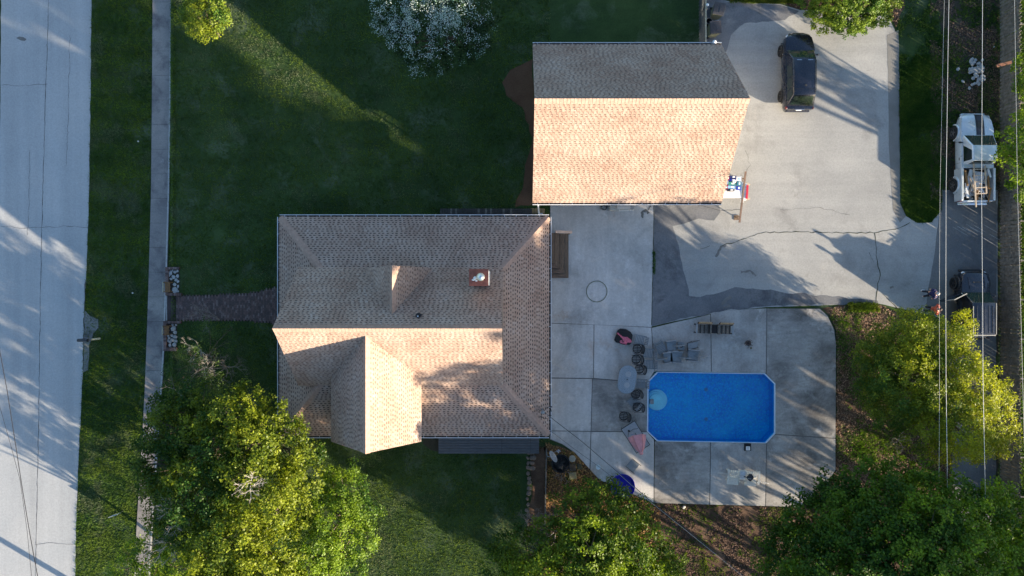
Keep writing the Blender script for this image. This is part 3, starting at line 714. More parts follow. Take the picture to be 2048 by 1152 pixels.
fl = MB(); fx, fy = cp.x+.12, cp.y+.02; fl.lathe([(.12,cz+.1),(.12,cz+.42),(.2,cz+.44),(.21,cz+.5),(.12,cz+.6),(.03,cz+.66),(.001,cz+.67)], (fx,fy,0), 18); sub(fl, 'flue_cap', m_steel, ch, smooth=True)
f2 = MB(); f2.ell((cp.x-.17,cp.y-.03,cz+.28),(.10,.09,.10)); f2.ell((cp.x-.27,cp.y-.12,cz+.14),(.09,.05,.04)); f2.ell((cp.x-.12,cp.y-.16,cz+.14),(.07,.05,.04)); sub(f2, 'mortar_lump', m_white, ch, smooth=True)
vx = at(837,632,7.35); zt = Z1+(my1-vx.y)*K
v1_ = MB(); v1_.lathe([(.17,zt+.02),(.16,zt+.08),(.10,zt+.10),(.07,zt+.25),(.05,zt+.25),(.05,zt+.12),(.001,zt+.12)], (vx.x,vx.y,0), 14); vp_ = v1_.build('vent_pipe', m_black, hs, world=True)
sub(MB().lathe([(.045,zt+.2),(.045,zt+.24),(.001,zt+.24)], (vx.x,vx.y,0), 10), 'pipe_core', m_white, vp_)
sub(MB().box((vx.x+.12,vx.y+.08,zt+.02),(.16,.05,.04)), 'flashing', m_black, vp_)
# electrical mast on the south-east corner of the roof
mp = at(1085,821,3.6); ms = MB(); ms.cyl((mp.x,mp.y,3.1),(mp.x,mp.y,4.1),.05,.05,8).ell((mp.x,mp.y,4.15),(.13,.11,.12)); mo = ms.build('service_mast', m_grey, hs, world=True, smooth=True)
l_ = MB()
for q in ([(0,0,.05),(.25,.3,.1),(.45,.3,-.1),(.5,0,-.1)], [(0,0,.05),(-.1,-.25,-.1),(.1,-.45,-.25),(.4,-.4,-.3),(.5,-.2,-.1)], [(0,0,.05),(-.2,.1,.0),(-.25,.15,-.1)]):
    l_.tube([(mp.x+a, mp.y+b, 4.1+c) for a,b,c in q], .018, 5)
l_.cyl((mp.x-.15,mp.y-.3,3.95),(mp.x-.02,mp.y-.34,3.92),.035,.035,6); l_.cyl((mp.x+.45,mp.y+.28,3.9),(mp.x+.56,mp.y+.26,3.9),.035,.035,6)
sub(l_, 'service_cable', m_darkwire, mo)
# ------------------------------------------------------------------ fences
def part(mb, name, mat, par, **k): return mb.build(name, mat, par, **k)
# long picket fence along the right edge of the plot
fx0 = 31.5
fn = thing('picket_fence', 'long weathered grey picket fence running down the right edge behind the parked cars', 'fence', (fx0,0,0))
pk = None; y = 18.9
pside = False
while y > -14.5:
    h = 1.78+random.uniform(-.05,.05); lean = random.uniform(-.02,.02)
    if pk is None:
        m = MB(); m.add([(0,-.082,0.04),(.02,-.082,.04),(.02,.082,.04),(0,.082,.04),(0,-.082,1.72),(.02,-.082,1.72),(.02,.082,1.72),(0,.082,1.72),(0,0,1.79),(.02,0,1.79)],
              [(3,2,1,0),(0,1,5,4),(2,3,7,6),(1,2,6,9,5),(3,0,4,8,7),(4,5,9,8),(6,7,8,9)])
        o = m.build('picket', m_fence, fn); pk = o.data
    else: o = bpy.data.objects.new('picket', pk); COL.objects.link(o); o.parent = fn
    o.location = ((-.06 if pside else .03)+random.uniform(-.004,.004), y, 0); pside = not pside; o.rotation_euler = (lean, random.uniform(-.01,.012), 0); o.scale = (1, random.uniform(.68,.80) if pside else random.uniform(.95,1.1), h/1.79)
    y -= .112+random.uniform(-.006,.008)
y = 18.8
while y > -15:
    MB().box((-.03,y,.93),(.09,.10,1.86)).build('post', m_fence, fn); 
    for z in (.35,.95,1.55): MB().box((-.03,y-1.22,z),(.05,2.34,.085)).build('rail', m_fence, fn)
    MB().beam((-.10,y,1.75),(.25,y-.02,1.78),.07,.05).build('post_brace', m_fence, fn)
    y -= 2.44
bd = thing('board', 'reddish brown board lying across the picket fence beside the heap of rubble', 'board', at(2008,128,1.84), R(14))
MB().box((.0,0,.0),(.95,.17,.05)).build('plank', plain('red_brown_board', (.20,.085,.045), .75, var=.3), bd)
# slatted screen fence at the top, beside the bins
tx = at(1412,0,1.6).x
sf = thing('slatted_fence', 'narrow lattice fence of slanted slats with a pale cap rail above the garage', 'fence', (tx,17,0))
y0, y1 = 14.95, 19.6
MB().box((0,(y0+y1)/2-17,1.58),(.055,y1-y0,.05)).build('cap_rail', plain('sunlit_cap', (.50,.43,.30), .8, var=.3, scale=5), sf)  # cap colour carries the sunlight on the rail
MB().box((0,(y0+y1)/2-17,.25),(.05,y1-y0,.08)).build('rail', m_fence, sf)
m_slat = plain('grey_slat', (.10,.11,.11), .8, var=.3)
y = y0
while y < y1-.3:
    MB().beam((-.03,y-17,.2),(-.03,y-17+.62,1.5),.02,.10, up=(1,0,0)).build('slat', m_slat, sf); y += .21
for y in (y0+.1, 17.4, y1): MB().box((.07,y-17,.82),(.09,.09,1.62)).build('post', m_fence, sf)
MB().ell((.09,17.35-17+.25,1.62),(.10,.09,.05)).build('post_cap', m_white, sf)
# ------------------------------------------------------------------ walkway, planters, steps in front of the house
m_brk = ground_mat('brick_paving', [(.075,.05,.046), (.10,.068,.06), (.13,.09,.08)], .8, 10, .9, .3, None, .3)
wk = thing('brick_walk', None, None, (0,0,0), kind='structure')
WLK = [(352,592),(420,590),(480,588),(520,583),(553,574),(556,600),(556,655),(540,646),(500,642),(430,641),(352,640)]
sheet('walk_bed', WLK, .012, m_joint, wk, kind=None)
m_b = [plain('paver_red', (.125,.08,.07), .9, var=.25, scale=6), plain('paver_dark', (.085,.06,.056), .9, var=.25, scale=6), plain('paver_pale', (.17,.125,.115), .9, var=.25, scale=6)]
poly = [at(a,b) for a,b in WLK]; pl2 = [(p.x,p.y) for p in poly]
mb = MB(); X = -21.75
i = 0
while X < -15.05:
    Y = -2.9+(i % 2)*.11
    while Y < .3:
        if inpoly(np.array([[X+.05,Y+.1]]), pl2)[0]: mb.box((X+.05,Y+.105,.02+random.uniform(0,.006)),(.094,.204,.03), mi=random.choice((0,0,1,1,2)))
        Y += .215
    X += .103; i += 1
tag(mb.build('bricks', m_b, wk), kind='stuff')
st = thing('front_steps', 'short brick steps between the two stone planters down to the pavement', 'steps', at(340,614,0))
def wbox(px0,py0,px1,py1,z0,z1, zz=None):
    a = at(px0,py0,z1 if zz is None else zz); b = at(px1,py1,z1 if zz is None else zz); return ((a.x+b.x)/2,(a.y+b.y)/2,(z0+z1)/2),(abs(a.x-b.x),abs(a.y-b.y),z1-z0)
m_step = ground_mat('dark_step', [(.045,.035,.036), (.06,.046,.046), (.08,.06,.06)], 1, 10, .9, .3)
for (a,b,z) in ((334.5,343,LOW+.18),(343.3,352,.0)):
    c_, s_ = wbox(a,592,b,641,LOW-.02,z+.012); tr_ = MB().box(c_,s_).build('tread', m_step, st, world=True, bevel=.01)
for a in (592,641): 
    c_, s_ = wbox(333,a-.5,334.4,a,LOW,LOW+.1)
c_, s_ = wbox(332.3,592,334,641,LOW,LOW+.07); MB().box(c_,s_).build('nosing', m_curbw, st, world=True)
def planter(label, walls, loc):
    t = thing('brick_planter', label, 'planter', loc)
    for w in walls:
        c_, s_ = wbox(*w); wl = MB().box(c_, (s_[0], s_[1], s_[2])).build('wall', m_brick, t, world=True)
        top = MB(); L = max(s_[0], s_[1]); n_ = int(L/.115); ax = 0 if s_[0] > s_[1] else 1
        for k in range(n_):
            o_ = (k+.5)*L/n_-L/2
            top.box((c_[0]+(o_ if ax == 0 else 0), c_[1]+(o_ if ax == 1 else 0), c_[2]+s_[2]/2+.02), ((L/n_-.012) if ax == 0 else s_[0], (L/n_-.012) if ax == 1 else s_[1], .05), mi=random.choice((0,0,1,2)))
        o = top.build('bricks', m_b, wl); o.location = (-t.location[0], -t.location[1], -t.location[2]); o['kind'] = 'stuff'
    return t
planter('low brick planter full of pale stones on the north side of the front steps', [(331,534,337,591,LOW,.12),(337.3,534,358.5,539,LOW,.12),(337.3,586,363,591.5,LOW,.12)], at(345,562,0))
planter('low brick planter with rounded stones on the south side of the front steps', [(327,642,333,702,LOW,.12),(333.3,642,362,647,LOW,.12),(333.3,695,353,702,LOW,.12)], at(342,672,0))
# rocks
ico = None
def icosa():
    t = (1+5**.5)/2
    v = [(-1,t,0),(1,t,0),(-1,-t,0),(1,-t,0),(0,-1,t),(0,1,t),(0,-1,-t),(0,1,-t),(t,0,-1),(t,0,1),(-t,0,-1),(-t,0,1)]
    f = [(0,11,5),(0,5,1),(0,1,7),(0,7,10),(0,10,11),(1,5,9),(5,11,4),(11,10,2),(10,7,6),(7,1,8),(3,9,4),(3,4,2),(3,2,6),(3,6,8),(3,8,9),(4,9,5),(2,4,11),(6,2,10),(8,6,7),(9,8,1)]
    return [tuple(c/1.902 for c in p) for p in v], f
def rock_mesh(mat, seed, flat=.5):
    r = random.Random(seed); v, f = icosa(); m = MB()
    m.add([(a*r.uniform(.72,1.12), b*r.uniform(.72,1.12), c*r.uniform(.8,1.1)*flat) for a,b,c in v], f)
    o = m.build('stone', mat); me = o.data; bpy.data.objects.remove(o); return me
RK = [rock_mesh(m_stone, i, .5) for i in range(5)]; RB = [rock_mesh(m_stone2, 50+i, .6) for i in range(5)]
m_flag = plain('pale_flagstone', (.36,.37,.36), .85, var=.25, scale=4); RF = [rock_mesh(m_flag, 90+i, .3) for i in range(5)]
def stone(me, p, r, label, group, sy=1.0, rz=None, nm='stone'):
    o = bpy.data.objects.new(nm, me); COL.objects.link(o); o.location = p; o.scale = (r, r*sy, r*.9); o.rotation_euler = (random.uniform(-.2,.2), random.uniform(-.2,.2), random.uniform(0,6.3) if rz is None else rz)
    return tag(o, label, 'stone', group)
for (px,py,r) in ((341,546,.20),(350,544,.15),(347,554,.17),(342,558,.12),(355,552,.14),(352,560,.13),(356,563,.12),(349,569,.15),(356,573,.13),(350,580,.24),(356,583,.12),(345,541,.1),(355,542,.1),(338,551,.1)):
    stone(random.choice(RF), at(px,py,.06)+Vector((0,0,0)), r, 'pale flat stone bedded in the planter north of the front steps', 'stones in the north planter', random.uniform(.75,1.1))
MB_ = MB()
for (px,py,r) in ((345,650,.11),(352,650,.09),(347,657,.19),(350,665,.15),(344,671,.13),(338,676,.12),(350,674,.14),(345,680,.15),(352,682,.12),(340,684,.13),(336,681,.1),(349,690,.16),(340,691,.14),(336,672,.1)):
    stone(random.choice(RK), at(px,py,.06), r, 'rounded pale stone bedded in the planter south of the front steps', 'stones in the south planter', random.uniform(.8,1.1))
for nm_, px in (('planter_soil',[(337,539),(359,539),(359,586),(337,586)]), ('planter_soil',[(333,647),(354,647),(354,695),(333,695)])):
    o = sheet(nm_, px, .03, m_joint, kind='structure')
def crate_bench(px, py, w, d, label, rz=0):
    t = thing('wooden_bench', label, 'bench', at(px,py,.12), rz)
    for k in range(5): MB().box((-w/2+(k+.5)*w/5,0,.38),(w/5-.03,d,.03)).build('seat_slat', m_amber, t)
    for k in range(3): MB().box((0,-d/2+(k+.5)*d/3,.33),(w,.04,.05)).build('cross_bar', m_amber, t)
    MB().box((-w/2-.03,0,.55),(.04,d,.06)).build('back_rail', plain('pale_rail', (.42,.40,.28), .7), t)
    for a in (-1,1):
        MB().box((-w/2-.03,a*(d/2-.03),.35),(.04,.05,.45)).build('leg', m_amber, t); MB().box((w/2-.04,a*(d/2-.03),.17),(.05,.05,.34)).build('leg', m_amber, t)
crate_bench(341,574,.34,.66, 'small amber slatted bench tucked in the planter north of the front steps')
crate_bench(339,660,.30,.60, 'small amber slatted bench tucked in the planter south of the front steps')
# rubble heap by the right-hand fence
cnt = 0
for k in range(400):
    if cnt >= 56: break
    x, y = random.gauss(1954,9.5), random.gauss(143,19)
    if abs(y-143) > 36 or abs(x-1954-(y-143)*.0) > 17: continue
    stone(random.choice(RK), at(x,y,.08+.12*math.exp(-((x-1952)/12)**2)), random.uniform(.10,.19), 'angular pale rubble stone lying in the heap on the dirt near the right fence', 'rubble stones heaped near the right fence', random.uniform(.6,1.1)); cnt += 1
stone(RK[1], at(1916,138,.08), .2, 'single oblong pale stone lying left of the rubble heap', None, .55, .9)
stone(RK[2], at(1926,163,.08), .13, 'rounded pale stone at the lower left of the rubble heap', None)
stone(RK[3], at(1988,94,.05), .08, 'tiny white stone lying above the rubble heap', None, .6)
stone(RK[4], at(1368,1014,.08), .14, 'small pale stone just below the lower edge of the patio', None, .9)
yv = 905; cnt = 0
while yv < 1062:
    for xx in ((1056,) if yv > 940 else (1054,1061,1067)):
        stone(random.choice(RB), at(xx+random.uniform(-2,3),yv+random.uniform(-1,1),.08), random.uniform(.13,.2), 'brown rounded rock in the row edging the shaded lawn south of the house', 'rocks edging the south bed', random.uniform(.7,1.1))
    yv += random.uniform(8.5,12)
# timber edging beside the bark strip
e0, e1 = at(1093,898,.15), at(1090,1062,.15); te = thing('timber_edging', 'long weathered timber edging board between bark strip and planted bed', 'edging', (e0.x,e0.y,0))
for k in range(4):
    a = e0.lerp(e1,k/4); b = e0.lerp(e1,(k+.985)/4); MB().beam((a.x,a.y,.08),(b.x,b.y,.08),.08,.2).build('board', m_fence, te, world=True)
# ------------------------------------------------------------------ timber steps and decks
dk = thing('wooden_steps', 'brown timber steps wrapping the back door with mitred corner boards and handrail', 'steps', (2.9,2.0,0))
def pboard(poly, z, th, mat, par, name='board'):
    P = [at(a,b,z) for a,b in poly]; return MB().prism([(p.x,p.y) for p in P], z-th, z).build(name, mat, par, world=True)
for (x0,x1,yt,yb0,yb1,z) in ((1094,1102.5,466,526,526,.58),(1103,1109,466,526,527,.57),(1109.6,1119,466,527.5,537,.56),(1119.6,1128,467,538,546,.40),(1128.6,1137,467,547,556,.24)):
    pboard([(x0,yt),(x1,yt),(x1,yb1),(x0,yb0)], z, .05, m_wood, dk)
for (x1a,x1b,y0_,y1_,z) in ((1109,1119,527.5,537,.56),(1119,1128,537.8,546,.40),(1128,1137,546.8,556,.24)):
    pboard([(1094,y0_),(x1a,y0_),(x1b,y1_),(1094,y1_)], z, .05, plain('wood_b%d' % int(y0_), (.15,.10,.07), .8, var=.45, scale=3, stretch=(1,8,8)), dk)
c_, s_ = wbox(1094,466,1119,537,.04,.50); MB().box(c_,s_).build('riser', m_wood_dk, dk, world=True)
c_, s_ = wbox(1094,467,1128,546,.04,.34); MB().box(c_,(s_[0]-.02,s_[1]-.02,s_[2])).build('riser', m_wood_dk, dk, world=True)
a, b = at(1111,463.5,1.45), at(1144,464.5,1.25)
MB().beam(a,b,.16,.05).build('handrail', plain('handrail_wood', (.62,.42,.30), .6, var=.15, scale=4), dk, world=True)  # paler than the other boards: sunlight put into the wood colour
for q, z in ((a.lerp(b,.1),1.42),(a.lerp(b,.9),1.26)): MB().box((q.x,q.y,z/2),(.09,.09,z)).build('post', m_wood, dk, world=True)
d2 = thing('side_deck', 'low blue-grey boarded deck against the south wall of the house', 'deck', (-1.8,-9.6,0))
for k in range(8):
    y0_ = 866+k*5.2
    for (xa,xb) in ((877,1003.3),(1004,1061),(1061.6,1078)):
        pboard([(xa,y0_),(xb,y0_),(xb,y0_+4.7),(xa,y0_+4.7)], .42+random.uniform(-.006,.006), .04, m_deck, d2)
c_, s_ = wbox(877,866,1077,907,.0,.36); MB().box(c_,(s_[0]-.1,s_[1]-.1,s_[2])).build('frame', m_wood_dk, d2, world=True)
bw = thing('boardwalk', 'narrow dark weathered boardwalk along the north side of the house', 'boardwalk', (-1.4,4.8,0))
x = 880
while x < 1062:
    m = MB(); pboard([(x,417),(x+4.3,417),(x+4.3,429.5+random.uniform(-.5,1)),(x,429)], .16+random.uniform(-.01,.02), .03, m_wood_dk if random.random() < .75 else m_fence, bw); x += 5.0
for yy_ in (419,427):
    c_, s_ = wbox(880,yy_,1060,yy_+1.5,.03,.12); MB().box(c_,s_).build('joist', m_wood_dk, bw, world=True)
tk = thing('black_band', 'long low black band between boardwalk and house wall', 'trough', (-1.2,4.4,0))  # black open box filling the dark band along the wall
for w in ((890,427.5,1066,428.6,0,.25),(890,433,1066,434,0,.25),(890,428.7,891,433,0,.25),(1065,428.7,1066,433,0,.25),(891,428.7,1065,433,0,.06)):
    c_, s_ = wbox(*w); MB().box(c_,s_).build('side', m_plastic, tk, world=True)
for k in range(6):
    pass
sl = thing('threshold_slab', 'yellowish stone threshold between the garage corner and the house', 'stone slab', at(1080,424,0))
for k in range(4):
    c_, s_ = wbox(1062+k*7,416+k*.3,1068.4+k*7,427,0,.10); MB().box(c_,s_).build('stone', plain('ochre_stone', (.26,.18,.09), .9, var=.3, scale=5), sl, world=True, bevel=.015)
ds = thing('downspout', 'white downspout pipe running down between the garage corner and the house', 'downspout', at(1077,409,0))
a, b = at(1077,407,2.75), at(1078,432,.3)
MB().beam(a,(a.x,a.y-.1,2.3),.09,.07).build('elbow', m_gutter, ds, world=True); MB().beam((a.x,a.y-.1,2.3),(b.x,b.y,.35),.09,.07).build('pipe', m_gutter, ds, world=True)
ob = at(1081,431,.3); m = MB()
for dx,dy,w,h in ((-.13,0,.03,.3),(.13,0,.03,.3),(0,.135,.29,.03),(0,-.135,.29,.03)): m.box((ob.x+dx,ob.y+dy,.18),(w,h,.28))
m.build('outlet_box', m_gutter, ds, world=True)
# ------------------------------------------------------------------ vehicles
def loft_body(stn, zb, crown=.03, side=.93):
    m = MB(); n_ = None
    for (y,w,zt) in stn:
        prof = [(-w*.90,zb),(-w*.985,zb+.12),(-w,zb+.34),(-w*.992,zt-.16),(-w*side,zt-.03),(-w*.55,zt+crown*.6),(0,zt+crown)]
        prof = prof+[(-a,b) for a,b in prof[-2::-1]]; n_ = len(prof); m.v += [(a,y,b) for a,b in prof]
    k = len(stn)
    for i in range(k-1):
        for j in range(n_-1): m.f.append([i*n_+j, i*n_+j+1, (i+1)*n_+j+1, (i+1)*n_+j][::-1]); m.m.append(0)
        m.f.append([i*n_, (i+1)*n_, (i+1)*n_+n_-1, i*n_+n_-1]); m.m.append(0)
    m.f.append(list(range(n_))); m.m.append(0); m.f.append([(k-1)*n_+j for j in range(n_-1,-1,-1)]); m.m.append(0)
    return m
def quadpanel(q, u0, u1, v0, v1, off, th=.012):
    """inset panel on quad q=(A,B,C,D) (A-B bottom, D-C top), lifted along its normal"""
    A,B,C_,D_ = [Vector(p) for p in q]; nrm = (B-A).cross(D_-A).normalized()
    f = lambda u,v: (A.lerp(B,u)).lerp(D_.lerp(C_,u),v)
    P = [f(u0,v0),f(u1,v0),f(u1,v1),f(u0,v1)]; m = MB()
    m.add([p+nrm*off for p in P]+[p+nrm*(off-th) for p in P], [(0,1,2,3),(7,6,5,4),(0,4,5,1),(1,5,6,2),(2,6,7,3),(3,7,4,0)]); return m
def cabin(t, base, roof, zb, zr, mat, crown=.04, rounds=.03):
    """base=(y_rear,y_front,half width at rear, at front); roof likewise; returns the four side quads"""
    br,bf,bw1,bw2 = base; rr,rf_,rw1,rw2 = roof
    b = [(-bw1,br,zb),(bw1,br,zb),(bw2,bf,zb),(-bw2,bf,zb)]; r = [(-rw1,rr,zr),(rw1,rr,zr),(rw2,rf_,zr),(-rw2,rf_,zr)]
    m = MB(); m.v += b+r; cx = [(0,rr+.15,zr+crown),(0,rf_-.15,zr+crown)]; m.v += cx
    m.f += [(0,1,5,4),(1,2,6,5),(2,3,7,6),(3,0,4,7),(4,5,8),(5,6,9,8),(6,7,9),(7,4,8,9),(3,2,1,0)]; m.m += [0]*9
    o = m.build('cabin', mat, t, smooth=True, bevel=rounds)
    return dict(rear=(b[0],b[1],r[1],r[0]), right=(b[1],b[2],r[2],r[1]), front=(b[2],b[3],r[3],r[2]), left=(b[3],b[0],r[0],r[3]))
def wheel(t, x, y, r, w, sgn, rim=m_rim, spokes=5):
    m = MB(); prof = [(r*.62,-w/2),(r*.94,-w/2),(r,-w*.3),(r,w*.3),(r*.94,w/2),(r*.62,w/2)]
    vs = []; n_ = 20
    for rr,d in prof:
        for i in range(n_): a = 2*math.pi*i/n_; vs.append((x+d, y+rr*math.cos(a), r+rr*math.sin(a)))
    m.add(vs, [(j*n_+i, j*n_+(i+1) % n_, (j+1)*n_+(i+1) % n_, (j+1)*n_+i) for j in range(5) for i in range(n_)])
    wh = m.build('wheel', m_tyre, t, smooth=True)
    q = MB(); xo = x+sgn*w*.36
    q.cyl((xo-sgn*.05,y,r),(xo-sgn*.04,y,r),r*.63,r*.63,18,1); q.cyl((xo-sgn*.02,y,r),(xo+sgn*.02,y,r),r*.16,r*.13,10,0)
    for i in range(spokes):
        a = 2*math.pi*i/spokes+.3; q.beam((xo,y,r),(xo,y+r*.6*math.cos(a),r+r*.6*math.sin(a)),r*.17,.03,0,up=(1,0,0))
    q.tube([(xo,y+r*.61*math.cos(2*math.pi*i/20),r+r*.61*math.sin(2*math.pi*i/20)) for i in range(20)], .018, 5, 0, closed=True)
    q.build('rim', [rim, m_black], wh)
def mirror(t, x, y, z, sgn, mat):
    m = MB(); m.ell((x+sgn*.14,y,z),(.12,.06,.08),10,6); m.beam((x-sgn*.04,y,z-.02),(x+sgn*.08,y,z-.02),.05,.03); m.build('mirror', mat, t, smooth=True)
# --- black estate SUV on the driveway
sv = thing('parked_suv', 'glossy black SUV parked on the open driveway right of the garage', 'car', (18.16,13.73,.02))
stn = [(-2.47,.70,.86),(-2.43,.86,.96),(-2.25,.93,1.0),(-1.7,.965,1.04),(-.6,.975,1.04),(.6,.975,1.04),(1.3,.965,1.03),(1.75,.93,.98),(2.1,.85,.92),(2.32,.70,.84),(2.44,.48,.74)]
loft_body(stn, .30).build('body', m_pblack, sv, smooth=True, bevel=.0)
q = cabin(sv, (-2.28,1.28,.86,.88), (-1.72,.52,.68,.72), 1.0, 1.68, m_pblack)
quadpanel(q['front'],.05,.95,.10,.90,.010).build('windscreen', m_glassg, sv); quadpanel(q['rear'],.08,.92,.16,.86,.010).build('rear_window', m_glass, sv)
for s in ('left','right'):
    for (u0,u1) in ((.06,.22),(.26,.47),(.51,.74)) if s == 'right' else ((.26,.49),(.53,.74),(.78,.94)):
        quadpanel(q[s],u0,u1,.10,.84,.010).build('side_window', m_glass, sv)
for s in (-1,1):
    MB().tube([(s*.66,-1.6,1.70),(s*.68,-1.5,1.745),(s*.70,.3,1.755),(s*.70,.42,1.71)],.018,6).build('roof_rail', m_plastic, sv)
    wheel(sv, s*.93, 1.42, .37, .24, s, m_rimd); wheel(sv, s*.93, -1.47, .37, .24, s, m_rimd); mirror(sv, s*.93, .95, 1.08, s, m_pblack)
    MB().ell((s*.66,2.18,.76),(.16,.14,.07),10,6).build('headlight', m_lamp, sv, smooth=True); MB().ell((s*.84,-2.33,.88),(.08,.12,.09),10,6).build('tail_light', m_tail, sv, smooth=True)
    for yy_ in (.15,-.85): MB().box((s*.985,yy_,.9),(.03,.2,.035)).build('door_handle', m_pblack, sv, bevel=.008)
    for yy_ in (1.05,-.05,-1.1): MB().box((s*.972,yy_,.70),(.012,.012,.6)).build('door_seam', m_plastic, sv)
    for yy_ in (1.42,-1.47): MB().tube([(s*.955,yy_+.45*math.cos(a_),.37+.45*math.sin(a_)) for a_ in [math.pi*k_/10 for k_ in range(11)]],.035,6).build('wheel_arch', m_plastic, sv, smooth=True)
MB().box((0,-2.46,.52),(1.55,.12,.22)).build('rear_bumper', m_pblack, sv, bevel=.04); MB().box((0,-2.475,.78),(.34,.02,.13)).build('number_plate', m_white, sv)
MB().box((0,-2.46,.93),(.6,.04,.05)).build('chrome_strip', m_chrome, sv, bevel=.01); MB().box((0,2.38,.58),(1.1,.14,.2)).build('grille', m_plastic, sv, bevel=.04)
MB().beam((.0,-2.16,1.16),(.35,-2.08,1.24),.03,.02).build('rear_wiper', m_plastic, sv); MB().beam((-.4,1.22,1.07),(.1,1.1,1.16),.03,.02).build('wiper', m_plastic, sv); MB().beam((.2,1.22,1.07),(.6,1.1,1.16),.03,.02).build('wiper', m_plastic, sv)
MB().box((.05,-1.15,1.73),(.12,.10,.04)).build('roof_antenna', m_plastic, sv, bevel=.015); MB().box((0,-1.38,1.706),(1.25,.015,.02)).build('roof_seam', m_plastic, sv)
for s in (-1,1): MB().box((s*.35,.42,1.712),(.32,.04,.012)).build('roof_bead', m_chrome, sv)
# --- silver pickup with a black bonnet stripe and a loaded bed
pt = thing('pickup_truck', 'silver pickup truck with broad black bonnet stripe and junk piled in its bed', 'pickup truck', (29.28,8.18,.03))
stn = [(-.62,1.06,1.12),(.3,1.08,1.12),(1.0,1.08,1.13),(1.35,1.08,1.12),(1.9,1.06,1.08),(2.35,.99,1.02),(2.68,.86,.93),(2.82,.62,.80)]
bd_ = loft_body(stn, .42, .05, .95).build('body', m_silver, pt, smooth=True)
def ztop(y, x):
    for (a,b) in zip(stn[:-1], stn[1:]):
        if a[0] <= y <= b[0]:
            t_ = (y-a[0])/(b[0]-a[0]); w = a[1]+(b[1]-a[1])*t_; zt = a[2]+(b[2]-a[2])*t_; u = abs(x)/w
            return zt+.05-(.05-.03)*(u/.55) if u < .55 else zt+.03-(.06)*((u-.55)/.4)
    return stn[-1][2]
m = MB(); ysn = [1.42,1.6,1.75,1.9,2.1,2.35,2.5,2.68,2.78]; xs_ = [-.13,0,.13,.26,.40]
for yy_ in ysn:
    for xx_ in xs_: m.v.append((xx_,yy_,ztop(yy_,xx_)+.009))
for i in range(len(ysn)-1):
    for j in range(4): m.f.append([i*5+j,i*5+j+1,(i+1)*5+j+1,(i+1)*5+j]); m.m.append(0)
m.build('bonnet_stripe', m_stripe, pt)
q = cabin(pt, (-.45,1.45,.95,.98), (-.28,.62,.74,.76), 1.12, 1.80, m_silver, .05, .05)
quadpanel(q['front'],.04,.96,.08,.94,.012).build('windscreen', m_glassg, pt); quadpanel(q['rear'],.1,.9,.2,.85,.012).build('rear_window', m_glass, pt)
for s,u in (('left',(.34,.90)),('right',(.10,.66))): quadpanel(q[s],u[0],u[1],.08,.86,.012).build('side_window', m_glass, pt)
for s in (-1,1):
    MB().box((s*1.01,-1.66,.80),(.13,2.05,.72)).build('bed_side', m_silver, pt, bevel=.03); MB().box((s*1.0,-1.66,1.175),(.12,2.0,.03)).build('bed_rail', m_white if s > 0 else m_silver, pt, bevel=.008)
    wheel(pt, s*1.02, 1.72, .41, .27, s); wheel(pt, s*1.04, -1.62, .41, .27, s); mirror(pt, s*1.02, .95, 1.2, s, m_plastic)
    for yy_ in (1.72,-1.62): MB().tube([(s*1.07,yy_+.50*math.cos(a_),.42+.50*math.sin(a_)) for a_ in [math.pi*k_/10 for k_ in range(11)]],.065,6).build('fender_flare', m_silver, pt, smooth=True)
    MB().ell((s*.78,2.62,.80),(.17,.13,.09),10,6).build('headlight', m_lamp, pt, smooth=True); MB().box((s*1.0,-2.70,.85),(.12,.05,.3)).build('tail_light', m_tail, pt, bevel=.01)
    MB().box((s*1.095,-.05,.98),(.03,.18,.04)).build('door_handle', m_plastic, pt, bevel=.008)
    for yy_ in (-.3,1.05): MB().box((s*1.078,yy_,.80),(.012,.012,.6)).build('door_seam', m_plastic, pt)
MB().box((0,-1.66,.62),(1.9,2.05,.08)).build('bed_floor', m_plastic, pt); MB().box((0,-2.70,.82),(1.86,.07,.62)).build('tailgate', m_silver, pt, bevel=.02)
MB().box((0,-.60,.85),(1.9,.07,.66)).build('bed_front', m_silver, pt, bevel=.02); MB().box((0,-2.82,.52),(1.9,.16,.14)).build('rear_bumper', m_chrome, pt, bevel=.03)
MB().box((0,2.84,.55),(1.5,.14,.2)).build('front_bumper', m_silver, pt, bevel=.04); MB().box((0,-.25,1.79),(1.35,.05,.03)).build('roof_edge', m_white, pt)
P0 = Vector(pt.location)
def tl(label, name, cat, mb, mat, group=None, **k):
    o = mb.build(name, mat, None, **k); return tag(o, label, cat, group)
# the load: a ladder, sheets, planks
ld = thing('ladder', 'wooden ladder laid over the load in the pickup bed, one rail longer than the other', 'ladder', P0+Vector((.1,-1.5,1.28)), R(3))
MB().box((-.42,-.22,0),(.075,2.75,.07)).build('rail', m_wood_lt, ld); MB().box((.28,.1,0),(.075,1.75,.07)).build('rail', m_wood_lt, ld)
for k in range(5): MB().box((-.07,.75-k*.38,.01),(.72,.05,.045)).build('rung', m_wood_lt, ld)
def loose(label, name, cat, c, sz, rz, mat, tilt=0, group=None):
    o = MB().box((0,0,0), sz).build(name, mat); o.location = P0+Vector(c); o.rotation_euler = (tilt, random.uniform(-.06,.06), rz); return tag(o, label, cat, group)
m_sheetw = plain('scrap_sheet', (.55,.56,.60), .6, var=.3, scale=3)
loose('pale blue-white panel lying flat in the pickup bed under the ladder', 'panel', 'panel', (.02,-1.5,1.08), (.62,1.25,.05), R(-8), m_sheetw, .05)
loose('second scuffed white panel propped along the left of the pickup bed', 'panel', 'panel', (-.52,-1.45,1.0), (.25,1.5,.05), R(-14), m_white, .03)
